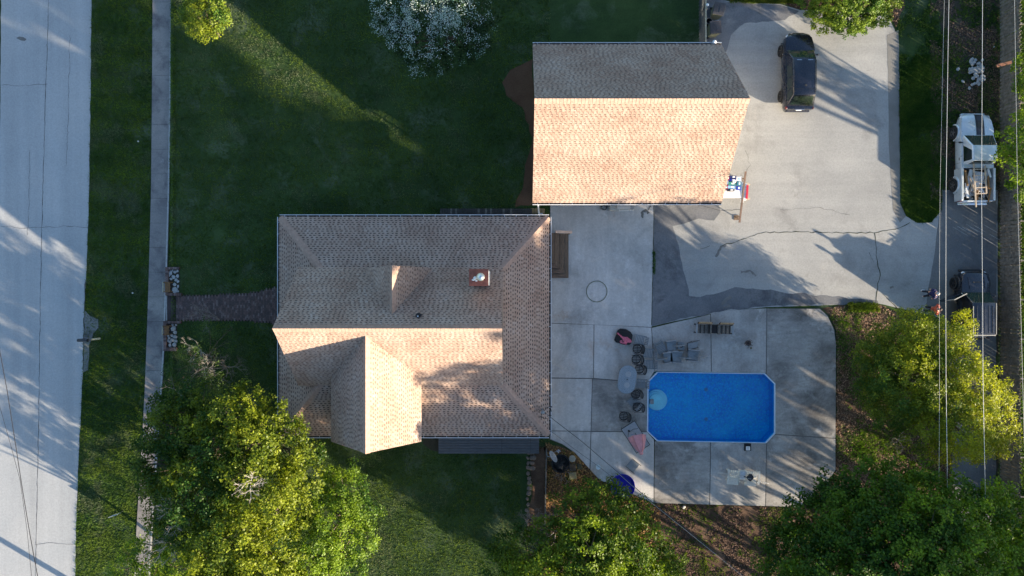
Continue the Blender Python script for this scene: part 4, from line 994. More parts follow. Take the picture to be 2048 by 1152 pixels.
for k in range(22):
    mo_ = ((m_wood_lt,'pale timber'),(m_sheetw,'scuffed grey board'),(m_amber,'amber stained wood'),(m_white,'white painted trim'))[k % 4]
    loose('short offcut of %s jumbled in the pickup bed' % mo_[1], 'offcut', 'timber offcut', (random.uniform(-.75,.8),random.uniform(-2.4,-.9),random.uniform(.8,1.16)), (random.uniform(.05,.14),random.uniform(.5,1.2),.05), random.uniform(-.6,.6), mo_[0], random.uniform(-.1,.1), 'offcuts of %s in the pickup bed' % mo_[1])
for k in range(10):
    stone(random.choice(RK), P0+Vector((random.uniform(-.8,.8),random.uniform(-2.6,-2.2),random.uniform(.78,1.0))), random.uniform(.09,.18), 'pale lump of rubble at the tail end of the pickup bed', 'rubble in the pickup bed', random.uniform(.6,1))
for k in range(8):
    stone(random.choice(RK), P0+Vector((random.uniform(.2,.8),random.uniform(-2.1,-.8),random.uniform(.72,.85))), random.uniform(.09,.16), 'pale lump of rubble under the ladder in the pickup bed', 'rubble in the pickup bed', random.uniform(.6,1))
for o in [o for o in bpy.data.objects if o.get('label','').startswith('pale lump of rubble')]: o['label'] = 'pale lump of rubble lying in the pickup bed'
# --- dark SUV with its door open, half under the tree
jp = thing('parked_suv', 'dark boxy SUV with its front door open, half under the yellow-green tree', 'car', (29.2,-1.05,.03))
stn = [(-2.08,.78,1.04),(-2.02,.90,1.08),(-1.2,.93,1.10),(.3,.93,1.10),(.75,.93,1.08),(1.5,.90,1.04),(1.95,.84,.98),(2.1,.66,.86)]
loft_body(stn, .42, .03, .94).build('body', m_pblack2, jp, smooth=True)
q = cabin(jp, (-2.0,.80,.84,.86), (-1.86,.12,.68,.70), 1.08, 1.84, m_pblack2, .03, .04)
quadpanel(q['front'],.04,.96,.06,.94,.012).build('windscreen', m_glassg, jp); quadpanel(q['rear'],.1,.9,.2,.85,.012).build('rear_window', m_glass, jp)
for (u0,u1) in ((.42,.66),(.70,.93)): quadpanel(q['left'],u0,u1,.1,.84,.012).build('side_window', m_glass, jp)
for (u0,u1) in ((.07,.30),(.34,.56),(.60,.80)): quadpanel(q['right'],u0,u1,.1,.84,.012).build('side_window', m_glass, jp)
quadpanel(q['left'],.10,.36,-.6,.84,.012).build('door_opening', m_blackf, jp)
for k in range(5): MB().box((-.48+k*.24,-.9,1.868),(.035,1.7,.022)).build('roof_rib', m_pblack2, jp, bevel=.006)
m_edge2 = plain('silver_edge_trim', (.45,.43,.38), .4, var=.1)  # silver trim colour for roof edges and door frame
MB().box((.72,-.85,1.845),(.03,1.95,.03)).build('roof_rail', m_edge2, jp); MB().box((-.70,-.95,1.845),(.03,1.75,.03)).build('roof_rail', m_edge2, jp); MB().box((0,-1.87,1.85),(1.36,.05,.03)).build('roof_lip', m_edge2, jp)
MB().box((.05,1.42,1.105),(.50,.06,.03)).build('bonnet_scoop', m_plastic, jp); MB().beam((-.5,1.75,1.05),(-.42,.98,1.115),.02,.02).build('bonnet_crease', m_pblack2, jp); MB().beam((.5,1.75,1.05),(.55,.98,1.115),.02,.02).build('bonnet_crease', m_pblack2, jp)
for s in (-1,1):
    wheel(jp, s*.90, 1.35, .39, .26, s, m_rimd); wheel(jp, s*.90, -1.35, .39, .26, s, m_rimd)
    for yy_ in (1.35,-1.35): MB().tube([(s*.94,yy_+.50*math.cos(a_),.42+.50*math.sin(a_)) for a_ in [math.pi*k_/10 for k_ in range(11)]],.07,6).build('fender_flare', m_plastic, jp, smooth=True)
    MB().ell((s*.66,2.0,.82),(.14,.1,.09),10,6).build('headlight', m_lamp, jp, smooth=True); MB().box((s*.82,-2.1,.95),(.1,.05,.25)).build('tail_light', m_tail, jp, bevel=.01)
mirror(jp, .92, .55, 1.22, 1, m_pblack2)
MB().box((0,2.16,.6),(1.6,.16,.2)).build('front_bumper', m_plastic, jp, bevel=.04); MB().box((0,-2.16,.6),(1.6,.14,.2)).build('rear_bumper', m_plastic, jp, bevel=.04)
MB().tube([(-.86,1.55,1.06),(-.80,1.92,1.0),(-.5,2.06,.97),(.5,2.06,.97),(.80,1.92,1.0),(.86,1.5,1.06)],.022,6).build('bonnet_trim', m_plastic, jp)
# open door, hinged at the front left pillar
a, b = Vector((-.93,.72,0)), Vector((-1.95,.22,0)); dr_ = MB(); dr_.beam((a.x,a.y,.80),(b.x,b.y,.80),.08,.62); od = dr_.build('front_door', m_pblack2, jp, bevel=.02)
m = MB(); m.beam((a.x-.05,a.y-.02,1.66),(b.x+.2,b.y+.1,1.66),.05,.05); m.beam((b.x+.1,b.y+.05,1.1),(b.x+.2,b.y+.1,1.66),.05,.05); m.beam((a.x,a.y,1.1),(a.x-.25,a.y-.12,1.66),.05,.05); m.build('window_frame', m_edge2, od)
m = MB(); m.beam((a.x-.1,a.y-.05,1.38),(b.x+.12,b.y+.06,1.38),.015,.5); m.build('window', m_glass, od)
m = MB(); m.box((b.x+.5,b.y+.15,1.15),(.5,.03,.03),R(26)); m.build('pull_handle', m_edge2, od)
# ------------------------------------------------------------------ people
def skin_body(name, pts, edges, rad, mat, parent, sub_=1):
    me = bpy.data.meshes.new(name); me.from_pydata(pts, edges, []); me.materials.append(mat)
    o = bpy.data.objects.new(name, me); COL.objects.link(o); o.parent = parent
    sk2 = o.modifiers.new('skin', 'SKIN'); sk2.use_smooth_shade = True
    if not me.skin_vertices: return o
    for i, r in enumerate(rad):
        d = me.skin_vertices[0].data[i]; d.radius = (r, r) if not hasattr(r, '__len__') else r; d.use_root = (i == 0)
    s2 = o.modifiers.new('sub', 'SUBSURF'); s2.levels = sub_; s2.render_levels = sub_
    return o
def person(label, loc, rz, shirt, trousers, hair, arms, legs, short=False):
    """local frame: faces +x, y to the left; metres"""
    t = thing('person', label, 'person', loc, rz)
    P = [(0,0,.95),(0,0,1.10),(0,0,1.28),(.0,0,1.42),(.01,0,1.50),(.02,0,1.58),(.03,0,1.68),(.02,0,1.76)]; Rr = [(.15,.11),(.13,.10),(.16,.11),(.14,.09),.06,.065,.095,.075]
    E = [(i,i+1) for i in range(7)]; n_ = len(P)
    hands = []
    for s, (sh_, el, wr) in zip((1,-1), arms):
        i0 = len(P); P += [sh_, el, wr]; Rr += [.062,.045,.032]; E += [(3,i0),(i0,i0+1),(i0+1,i0+2)]
        w = Vector(wr); d = (Vector(wr)-Vector(el)).normalized(); side = d.cross(Vector((0,0,1))); side = side.normalized() if side.length > .1 else Vector((0,1,0))
        palm = w+d*.07; P.append(tuple(palm)); Rr.append((.034,.02)); ip_ = len(P)-1; E.append((i0+2, ip_))
        for k, L in enumerate((.075,.085,.08,.062)):
            a_ = palm+side*(k-1.5)*.022+d*.035; P.append(tuple(a_)); Rr.append(.0095); P.append(tuple(a_+d*L*.5+Vector((0,0,-.01)))); Rr.append(.009); P.append(tuple(a_+d*L*.85+Vector((0,0,-.035)))); Rr.append(.008)
            E += [(ip_,len(P)-3),(len(P)-3,len(P)-2),(len(P)-2,len(P)-1)]
        a_ = palm-side*.03-d*.02; P.append(tuple(a_)); Rr.append(.011); P.append(tuple(a_+d*.045-side*.02)); Rr.append(.010); E += [(ip_,len(P)-2),(len(P)-2,len(P)-1)]
    for s, (hp_, kn, an, toe) in zip((1,-1), legs):
        i0 = len(P); P += [hp_, kn, an, toe]; Rr += [.092,.058,.04,.032]; E += [(0,i0),(i0,i0+1),(i0+1,i0+2),(i0+2,i0+3)]
    skin_body('body', P, E, Rr, m_skin, t, 1)
    # shirt
    Q = [(0,0,.96),(0,0,1.12),(0,0,1.30),(0,0,1.44)]; RQ = [(.215,.165),(.20,.16),(.235,.175),(.20,.13)]; F = [(0,1),(1,2),(2,3)]
    for (sh_, el, wr) in arms:
        i0 = len(Q); Q += [sh_, tuple(Vector(sh_).lerp(Vector(el),.75))]; RQ += [.11,.09]; F += [(3,i0),(i0,i0+1)]
    skin_body('shirt', Q, F, RQ, shirt, t, 1)
    Q = [(0,0,.97),(0,0,.88)]; RQ = [(.165,.125),(.15,.12)]; F = [(0,1)]
    for (hp_, kn, an, toe) in legs:
        i0 = len(Q); Q += [hp_, kn]; RQ += [.105,.075]; F += [(1,i0),(i0,i0+1)]
        if not short: Q.append(tuple(Vector(an)+Vector((0,0,.04)))); RQ.append(.062); F.append((i0+1,i0+2))
    skin_body('trousers', Q, F, RQ, trousers, t, 1)
    for (hp_, kn, an, toe) in legs:
        m_ = MB(); m_.ell(((an[0]+toe[0])/2+.02,(an[1]+toe[1])/2,.05),(.145,.055,.055),12,6); m_.build('shoe', m_whitecloth, t, smooth=True)
    hb = MB(); hb.ell((.0,0,1.715),(.112,.098,.095),14,8); hb.build('hair', hair, t, smooth=True)
    f = MB(); f.ell((.128,0,1.665),(.018,.013,.02),8,5); f.build('nose', m_skin, t, smooth=True)
    for s in (-1,1):
        MB().ell((.112,s*.035,1.69),(.012,.014,.010),8,5).build('eye', m_white, t, smooth=True); MB().ell((.02,s*.098,1.66),(.022,.012,.032),8,5).build('ear', m_skin, t, smooth=True)
    MB().ell((.115,0,1.625),(.010,.026,.006),8,5).build('mouth', m_terra, t, smooth=True)
    return t
p1 = at(1842.5,587,0)
person('person in dark blue shirt and dark trousers standing on the driveway with pale hair', (p1.x,p1.y,.025), R(8), m_navy, m_trouser, m_hair,
   [((-.0,.20,1.42),(-.14,.30,1.17),(.02,.24,.98)), ((.0,-.20,1.42),(-.12,-.32,1.18),(.06,-.26,1.0))], [((0,.09,.90),(.03,.13,.50),(-.02,.17,.08),(.13,.19,.04)), ((0,-.09,.90),(.04,-.13,.50),(.02,-.19,.08),(.17,-.20,.04))])
p2 = at(1847,617,0)
person('person in orange-red shirt standing beside the open car door, partly under the tree', (p2.x,p2.y,.025), R(-10), m_orange, m_trouser, m_brownhair,
   [((0,.21,1.42),(.10,.33,1.20),(.30,.24,1.12)), ((0,-.21,1.42),(.12,-.33,1.2),(.33,-.22,1.14))], [((0,.09,.90),(.05,.11,.50),(.0,.14,.08),(.15,.15,.04)), ((0,-.09,.90),(-.02,-.11,.50),(-.10,-.12,.08),(.05,-.12,.04))])
# ------------------------------------------------------------------ patio furniture
def ppos(px, py, h=0): 
    """ground position under a thing seen at this pixel with its visible top at height h"""
    p = at(px, py, h+.06); return (p.x, p.y, .065)
def metal_chair(label, px, py, rz):
    """cast-metal armchair facing local -x: round slatted seat, curved slatted back"""
    t = thing('metal_chair', label, 'chair', ppos(px,py,.55), rz, 'black metal armchairs by the glass table')
    ring = [(.27*math.cos(a)-.03, .27*math.sin(a), .44) for a in [2*math.pi*k/20 for k in range(20)]]
    MB().tube(ring, .03, 6, closed=True).build('seat_rim', m_black, t, smooth=True)
    for k in range(5):
        y = (k-2)*.095; w = math.sqrt(max(0,.27**2-y*y)); MB().box((-.03,y,.44),(2*w,.055,.012)).build('seat_slat', m_black, t)
    MB().box((-.03,0,.43),(.03,.50,.014)).build('seat_bar', m_black, t)
    arc = [(.26+.10*math.cos(a)*1.0-.02*abs(math.sin(a)), .27*math.sin(a), .90) for a in [-1.4+2.8*k/10 for k in range(11)]]
    low = [(.20+.08*math.cos(a), .27*math.sin(a), .52) for a in [-1.4+2.8*k/10 for k in range(11)]]
    MB().tube(arc, .034, 6).build('back_rail', m_black, t, smooth=True); MB().tube(low, .015, 6).build('back_rail', m_black, t, smooth=True)
    for k in range(1,10,1): MB().beam(low[k], arc[k], .04, .014, up=(1,0,0)).build('back_slat', m_black, t)
    for s in (-1,1):
        MB().tube([(.27,s*.27,.78),(.12,s*.31,.68),(-.12,s*.31,.66),(-.26,s*.27,.62),(-.27,s*.26,.44)],.018,6).build('armrest', m_black, t, smooth=True)
        MB().cyl((-.24,s*.22,0),(-.22,s*.2,.44),.014,.016,6).build('leg', m_black, t); MB().cyl((.30,s*.24,0),(.24,s*.22,.5),.014,.016,6).build('leg', m_black, t)
metal_chair('black metal armchair in the column below the pink towel, topmost', 1276,698, R(-2))
metal_chair('black metal armchair in the middle of the three above the glass table', 1274,719, R(0))
metal_chair('black metal armchair tucked against the upper right of the glass table', 1280,739, R(-6))
metal_chair('black metal armchair touching the lower right side of the glass table', 1273,789, R(12))
metal_chair('black metal armchair between the glass table and the pool steps, facing a slatted chair', 1276,815, R(2))
metal_chair('black metal armchair set apart just above the table with the pink umbrella', 1249,833, R(-8))
# glass oval table
gt = thing('glass_table', 'oval patterned glass patio table by the left end of the pool', 'table', ppos(1254.5,759,.72), R(-8))
def stadium(w, h, n=14):
    r = w/2; s = h/2-r; P = []
    for k in range(n+1): a = math.pi*k/n; P.append((r*math.cos(a), s+r*math.sin(a)))
    for k in range(n+1): a = math.pi+math.pi*k/n; P.append((r*math.cos(a), -s+r*math.sin(a)))
    return P
m_gt, nt, b, out = new_mat('patterned_glass')
v = opos(nt); vo = nt.node('ShaderNodeTexVoronoi'); vo.inputs['Scale'].default_value = 26; nt.l.new(v, vo.inputs['Vector'])
nt.l.new(nt.ramp(vo.outputs['Distance'], [(.15, (.10,.13,.15)), (.5, (.26,.30,.33))]), b.inputs['Base Color']); b.inputs['Roughness'].default_value = .25; bump(nt, b, vo.outputs['Distance'], .5, .01)
sd_ = stadium(1.12,1.78); MB().prism(sd_, .70, .715).build('table_top', m_gt, gt)
MB().tube([(a*1.01,b3*1.01,.71) for a,b3 in sd_], .022, 6, closed=True).build('rim', m_grey, gt, smooth=True)
for (yy_, r_) in ((.34,.19),(-.36,.18)):
    MB().lathe([(r_,.718),(r_,.724),(.001,.726)], (.02,yy_,0), 16).build('ground_glass_disc', m_grey_lt, gt)
MB().lathe([(.04,.718),(.04,.735),(.001,.735)], (0,0,0), 10).build('umbrella_hole', m_black, gt)
for a,b3 in ((1,1),(1,-1),(-1,1),(-1,-1)): MB().cyl((a*.36,b3*.62,0),(a*.3,b3*.55,.70),.022,.022,6).build('leg', m_grey, gt)
# grey resin slatted chairs
def slat_chair(label, px, py, rz, fallen=False):
    t = thing('slatted_chair', label, 'chair', ppos(px,py,.25), rz, 'grey slatted resin chairs on the patio')
    for k in range(6): MB().box((-.25+k*.098,0,.30+k*.004),(.07,.50,.022)).build('seat_slat', m_grey, t)
    for s in (-1,1):
        MB().beam((-.30,s*.26,.29),(.42,s*.27,.25),.05,.05).build('side_rail', m_grey, t); MB().box((-.24,s*.25,.15),(.05,.05,.30)).build('leg', m_grey, t); MB().beam((.28,s*.25,.28),(.45,s*.26,0),.05,.05).build('leg', m_grey, t)
    for k in range(5): MB().beam((.33,-.20+k*.10,.32),(.48,-.21+k*.105,.58),.07,.02,up=(1,0,0)).build('back_slat', m_grey, t)
    MB().box((.49,0,.60),(.04,.54,.05)).build('top_rail', m_grey, t)
slat_chair('grey slatted chair right of the black lounger, its back pointing right', 1279,679, R(-12))
slat_chair('grey slatted chair standing right of the topmost black armchair', 1296,706, R(-8))
slat_chair('grey slatted chair nearest the top left corner of the pool', 1297,729, R(-2))
slat_chair('grey slatted chair turned diagonally, left in the group of grey box chairs', 1322,697, R(118))
slat_chair('grey slatted chair lying askew below the glass table', 1266,803, R(-45))
slat_chair('grey slatted chair half under the right edge of the glass table', 1281,767, R(-5))
def box_chair(label, px, py, rz, w=.66, d=.66, table=False, back=True):
    t = thing('resin_chair', label, 'chair', ppos(px,py,.35), rz, 'grey resin box chairs above the pool')
    MB().box((0,0,.35),(w-.08,d-.08,.06)).build('seat', m_grey, t, bevel=.015)
    for s in (-1,1): MB().box((0,s*d/2,.40),(w,.05,.30)).build('side_panel', m_grey_lt, t, bevel=.012)
    if back: MB().beam((w/2+.0,0,.30),(w/2+.22,0,.78),d,.05,up=(0,1,0)).build('backrest', m_grey, t)
    for a in (-1,1):
        for b3 in (-1,1): MB().box((a*(w/2-.05),b3*(d/2-.06),.13),(.05,.05,.26)).build('leg', m_grey, t)
    return t
box_chair('square grey box chair top of the group, beside the little round ottoman', 1343,692, R(6))
box_chair('grey box chair lower left of the group above the pool', 1336,715, R(188))
box_chair('grey box chair in the middle of the lower row above the pool', 1352,714, R(-4), .8, .7)
box_chair('grey box chair on the right of the lower row above the pool', 1386,711, R(-6), .75, .7)
ot = thing('ottoman', 'small grey resin stool with a round cup ring beside the square box chair', 'stool', ppos(1362,692,.3), R(-5))
MB().box((0,0,.28),(.42,.5,.06)).build('top', m_grey, ot, bevel=.01); MB().tube([(.02+.09*math.cos(2*math.pi*k/14),.09*math.sin(2*math.pi*k/14),.33) for k in range(14)],.02,6,closed=True).build('cup_ring', m_black, ot)
for a in (-1,1):
    for b3 in (-1,1): MB().box((a*.16,b3*.2,.12),(.04,.04,.25)).build('leg', m_grey, ot)
fs = thing('folding_sling_chair', 'tipped grey sling chair with dark frame below the wooden double seat', 'chair', ppos(1386,692,.2), R(0))
A_ = [(-.42,.18,.35),(.42,.38,.05),(.38,-.02,.05),(-.42,-.30,.35),(.20,-.10,.30)]
m = MB(); m.add([(-.36,.16,.30),(.36,.30,.12),(.24,-.10,.22),(-.32,-.22,.32)]+[(-.36,.16,.28),(.36,.30,.10),(.24,-.10,.20),(-.32,-.22,.30)], [(0,1,2,3),(7,6,5,4),(0,4,5,1),(1,5,6,2),(2,6,7,3),(3,7,4,0)]); m.build('sling', m_grey, fs)
for a,b3 in (((-.42,.19,.33),(.45,.36,.1)),((-.40,-.26,.35),(.35,-.08,.2)),((-.40,.19,.33),(-.38,-.26,.35)),((.3,.28,.1),(-.30,-.40,.02)),((.3,-.06,.2),(-.1,.3,.02))): MB().cyl(a,b3,.015,.015,6).build('frame_tube', m_darkwire, fs)
st2 = thing('folding_table', 'flat grey tray table lying askew above the blue paddling pool', 'table', ppos(1265,931,.1), R(-40))
MB().box((0,0,.12),(.62,.62,.03)).build('table_top', m_grey, st2, bevel=.01)
for s in (-1,1): MB().beam((-.3,s*.33,.10),(.45,s*.33,.04),.03,.03).build('side_tube', m_darkwire, st2)
# black lounger with pink towel
bl = thing('lounge_cover', 'black rounded lounge cushion on the patio left of a slatted chair', 'cushion', ppos(1248.5,674,.3), R(-14))
prof = [(-.56,-.35),(-.50,.30),(-.36,.46),(0,.52),(.34,.42),(.52,.25),(.55,-.30),(.46,-.42),(.05,-.50),(-.40,-.47)]
m = MB(); k = len(prof); m.v += [(a*.94,b3*.94,.0) for a,b3 in prof]+[(a,b3,.15) for a,b3 in prof]+[(a*.97,b3*.97,.27) for a,b3 in prof]+[(a*.8,b3*.8,.31) for a,b3 in prof]+[(0,0,.29)]
for j in range(3):
    for i in range(k): m.f.append([j*k+i, j*k+(i+1) % k, (j+1)*k+(i+1) % k, (j+1)*k+i]); m.m.append(0)
for i in range(k): m.f.append([3*k+i, 3*k+(i+1) % k, 4*k]); m.m.append(0)
m.f.append(list(range(k))); m.m.append(0); m.build('cushion', m_blackf, bl, smooth=True)
for s in (-1,1): MB().tube([(-.4,s*.3,.30),(0,s*.34,.325),(.4,s*.26,.305)],.008,5).build('seam', m_plastic, bl)
tw = MB(); ang = R(-14)
def cloth(outline, z0, amp, mat, name, label, cat, loc, rz, res=9, group=None):
    """crumpled cloth: grid inside an outline, thick enough to be solid"""
    xs_ = [p[0] for p in outline]; ys_ = [p[1] for p in outline]; N = 22; m_ = MB(); idx = {}
    P2 = np.array([[min(xs_)+(max(xs_)-min(xs_))*i/N, min(ys_)+(max(ys_)-min(ys_))*j/N] for j in range(N) for i in range(N)]); ins = inpoly(P2, outline)
    dx = (max(xs_)-min(xs_))/N; dy = (max(ys_)-min(ys_))/N
    def vid(x, y, i, j):
        if (i,j) not in idx:
            idx[(i,j)] = len(m_.v); m_.v.append((x+mnoise.noise(Vector((x*5,y*5,3)))*.03, y+mnoise.noise(Vector((x*5,y*5,9)))*.03, z0+abs(mnoise.noise(Vector((x*7,y*7,1))))*amp))
        return idx[(i,j)]
    for j in range(N):
        for i in range(N):
            if ins[j*N+i]:
                x, y = P2[j*N+i]; m_.f.append([vid(x,y,i,j),vid(x+dx,y,i+1,j),vid(x+dx,y+dy,i+1,j+1),vid(x,y+dy,i,j+1)]); m_.m.append(0)
    o = m_.build(name, mat); o.location = loc; o.rotation_euler = (0,0,rz); s_ = o.modifiers.new('solid','SOLIDIFY'); s_.thickness = .02; s2 = o.modifiers.new('sub','SUBSURF'); s2.levels = 1; s2.render_levels = 1
    return tag(o, label, cat, group)
L0 = ppos(1248.5,674,.3)
cloth([(-.50,.22),(-.44,.24),(-.10,-.05),(.15,-.05),(.40,-.22),(.48,-.32),(.38,-.46),(.22,-.40),(.12,-.60),(.0,-.50),(-.15,-.48),(-.32,-.42),(-.26,-.28),(-.08,-.26),(-.22,-.08)], .30, .22, m_pink, 'towel', 'crumpled pink towel with a long trailing end lying on the black cushion', 'towel', (L0[0]-.02,L0[1]+.05,.06), 0)
# table and closed umbrella
ut = thing('patio_table', 'rectangular grey table with dark rim, tilted, under the closed pink umbrella', 'table', ppos(1271,874,.7), R(32.5))
MB().box((0,0,.68),(.98,1.78,.03)).build('table_top', m_grey_lt, ut)
for s in (-1,1): MB().box((s*.50,0,.69),(.035,1.83,.045)).build('rim', m_black, ut); MB().box((0,s*.90,.69),(.965,.035,.045)).build('rim', m_black, ut)
for a,b3 in ((1,1),(1,-1),(-1,1),(-1,-1)): MB().cyl((a*.42,b3*.8,0),(a*.4,b3*.78,.67),.02,.02,6).build('leg', m_black, ut)
MB().lathe([(.07,.697),(.07,.712),(.001,.712)], (-.15,.55,0), 12).build('table_plug', m_black, ut)
MB().lathe([(.03,.697),(.03,.712),(.001,.712)], (-.1,.25,0), 10).build('blue_cap', plain('blue_plastic', (.05,.15,.4), .5), ut)
um = thing('patio_umbrella', 'closed faded pink patio umbrella leaning over the rectangular table', 'umbrella', ppos(1268,868,.4))
A0 = at(1274,872,1.45); A1 = at(1283.5,910,2.05); base = Vector(um.location)
m = MB(); n_ = 12; ax = (A1-A0).normalized(); xx_ = ax.cross(Vector((0,0,1))).normalized(); yy2 = xx_.cross(ax); rows = [(0,.56),(.25,.50),(.5,.36),(.72,.24),(.84,.13),(.87,.10),(.93,.14),(1.0,.04)]
vs = []
for t_, r_ in rows:
    for k in range(n_):
        a_ = 2*math.pi*k/n_; rr = r_*(1.0 if k % 2 == 0 else .78); vs.append(A0.lerp(A1,t_)+xx_*rr*math.cos(a_)+yy2*rr*.55*math.sin(a_))
m.add(vs, [(j*n_+k, j*n_+(k+1) % n_, (j+1)*n_+(k+1) % n_, (j+1)*n_+k) for j in range(len(rows)-1) for k in range(n_)]+[[(len(rows)-1)*n_+k for k in range(n_)]])
cn = m.build('canopy', m_pinku, um, world=True)
for k in (0,2,4,10): 
    a_ = 2*math.pi*k/n_; m = MB(); m.tube([A0.lerp(A1,t_)+xx_*(r_+.012)*math.cos(a_)+yy2*(r_*.55+.012)*math.sin(a_) for t_,r_ in rows[:5]],.008,4); o = m.build('rib', plain('rib_pink', (.40,.13,.14), .7), cn); o.location = (-base.x,-base.y,-base.z)
MB().cyl((base.x+.05,base.y+.1,.1),A0,.022,.022,8).build('pole', m_plastic, um, world=True); MB().lathe([(.26,0),(.26,.06),(.05,.09),(.05,.3),(.001,.3)],(0,.1,0),18).build('stand', m_plastic, um)
MB().tube([(base.x-.45,base.y-.1,.86),(base.x-.42,base.y+.2,.95),(base.x-.15,base.y+.42,1.0),(base.x+.15,base.y+.45,1.0)],.014,5).build('strap', m_darkwire, um, world=True)
# wooden double seat
wd = thing('wooden_double_seat', 'weathered wooden double seat with a dark box between, below the driveway edge', 'bench', ppos(1428,658,.4), R(-2))
for (xc) in (-.68,.68):
    for k in range(6): MB().box((xc-.38+.06+k*.128,-.02,.40),(.112,.56,.028)).build('seat_slat', m_wood_dk if k % 2 else m_fence, wd)
    MB().box((xc,.32,.62),(.84,.05,.34)).build('backrest', m_wood, wd)
    MB().beam((xc-.42,.40,.86),(xc+.42,.40,.86),.10,.05).build('top_rail', plain('tan_rail', (.40,.25,.12), .7, var=.3), wd)  # top rail in a lighter tan wood
    for s in (-1,1): MB().beam((xc+s*.42,.44,.88),(xc+s*.40,.30,.45),.05,.05).build('back_post', m_wood_dk, wd)
for xc in (-1.15,-.26,.26,1.15): MB().box((xc,0,.60),(.09,.64,.04)).build('armrest', m_grey_lt if abs(xc) > 1 else m_fence, wd, bevel=.01)
MB().box((0,.0,.30),(.42,.54,.40)).build('centre_box', m_blackf, wd, bevel=.01); MB().box((0,.30,.56),(.52,.05,.05)).build('box_rail', m_fence, wd)
for xc in (-1.15,-.26,.26,1.15):
    for y_ in (-.26,.26): MB().box((xc,y_,.29),(.06,.06,.58)).build('leg', m_wood_dk, wd)
pp = thing('potted_plant', 'small dried-out potted plant alone on the open concrete', 'potted plant', ppos(1496,686,.2))
MB().lathe([(.13,0),(.18,.26),(.16,.26),(.15,.22),(.001,.22)],(0,0,0),16).build('pot', plain('dull_pot', (.12,.08,.06), .8), pp)
m = MB()
for k in range(40):
    a_ = random.uniform(0,6.28); e_ = random.uniform(.2,1.2); L = random.uniform(.15,.34); p = Vector((0,0,.22)); q_ = p+Vector((math.cos(a_)*math.cos(e_),math.sin(a_)*math.cos(e_),math.sin(e_)))*L; m.tube([p,p.lerp(q_,.5)+Vector((0,0,.03)),q_],[.009,.006,.003],3)
    m.ell(q_,(.03,.03,.02),5,3)
m.build('dry_stems', plain('dry_plant', (.09,.075,.075), .9, var=.4), pp)
bt = thing('small_bottle', 'tiny olive jar on the concrete beside the dried potted plant', 'jar', ppos(1502,696,.05)); MB().lathe([(.05,0),(.06,.08),(.03,.12),(.001,.12)],(0,0,0),10).build('jar', plain('olive_glass', (.10,.09,.02), .3), bt)
# cream double adirondack with poles
ad = thing('garden_love_seat', 'cream plank double garden chair with a small table, below the pool', 'bench', ppos(1486,954,.4), R(-4))
for xc in (-.62,.52):
    for k in range(6): MB().beam((xc-.30+k*.12,-.05,.36),(xc-.33+k*.13,.44,.62),.10,.022).build('back_slat', m_cream, ad)
    for k in range(5): MB().box((xc,-.50+k*.098,.33),(.74,.082,.022)).build('seat_slat', m_cream, ad)
MB().box((-.05,.14,.42),(.42,.62,.04)).build('table_frame', m_cream, ad, bevel=.01); MB().box((-.05,.12,.452),(.30,.46,.02)).build('table_top', plain('table_top_white', (.62,.64,.66), .5), ad)
MB().box((-.98,.08,.50),(.10,.80,.03)).build('armrest', m_cream, ad); MB().box((.98,.04,.50),(.11,.86,.03)).build('armrest', m_cream, ad)
for a in (-.95,.95,-.2,.2):
    for b3 in (-.3,.35): MB().box((a,b3,.22),(.07,.07,.44)).build('leg', m_cream, ad)
np_ = thing('pool_net', 'pool skimmer net on a long aluminium pole resting across the cream garden seat', 'pool net', at(1470,951,.62))
a, b = at(1434,946,.62), at(1502,958,.58); MB().cyl(a,b,.017,.017,7).build('pole', m_alu, np_, world=True)
a2, b2 = at(1436,944.5,.66), at(1489,952,.62); MB().cyl(a2,b2,.017,.017,7).build('pole', m_alu, np_, world=True)
c0 = at(1500.5,955,.6); ns_ = [(c0.x+.19*math.cos(t_)*(1+.12*math.cos(4*t_)), c0.y+.21*math.sin(t_)*(1+.12*math.cos(4*t_)), .60) for t_ in [2*math.pi*k/18 for k in range(18)]]
MB().tube(ns_,.02,6,closed=True).build('net_frame', m_plastic, np_, world=True); MB().prism([(p[0],p[1]) for p in ns_], .575, .585).build('net', plain('net_mesh', (.05,.05,.055), .9), np_, world=True)
a, b = at(1488,953,.6), at(1495,955,.6); MB().beam(a,b,.05,.04).build('net_neck', m_plastic, np_, world=True)
pl_ = thing('pole', 'white pole sticking out to the right of the cream garden seat', 'pole', at(1525,963,.4)); a, b = at(1514,962,.3), at(1538,967,.25); MB().cyl(a,b,.016,.016,7).build('shaft', m_white, pl_, world=True); a = at(1509,961,.3); b = at(1517,962.5,.3); MB().cyl(a,b,.026,.026,7).build('grip', m_plastic, pl_, world=True)
# bucket, paddling pool, satellite dish, fire pit, stepping stones
bk = thing('bucket', 'small pale blue-white bucket standing alone on the patio', 'bucket', ppos(1196,933.5,.15)); MB().lathe([(.11,0),(.145,.28),(.15,.28),(.15,.30),(.13,.30),(.125,.27),(.001,.25)],(0,0,0),18).build('pail', plain('pail_white', (.62,.72,.74), .4, var=.05), bk, smooth=True)
MB().tube([(.15*math.cos(a_),.15*math.sin(a_)*.9,.29) for a_ in [math.pi*k/10 for k in range(11)]],.007,4).build('handle', m_white, bk)
wp = thing('paddling_pool', 'round deep blue plastic paddling pool half under the leaves', 'paddling pool', ppos(1244,971,.1))
MB().lathe([(.70,0),(.76,.30),(.80,.31),(.80,.34),(.74,.34),(.68,.06),(.001,.05)],(0,0,0),36).build('shell', m_blue, wp, smooth=True)
MB().tube([(.77*math.cos(a_),.77*math.sin(a_),.345) for a_ in [2*math.pi*k/36 for k in range(36)]],.018,5,closed=True).build('rim', m_blue, wp, smooth=True)
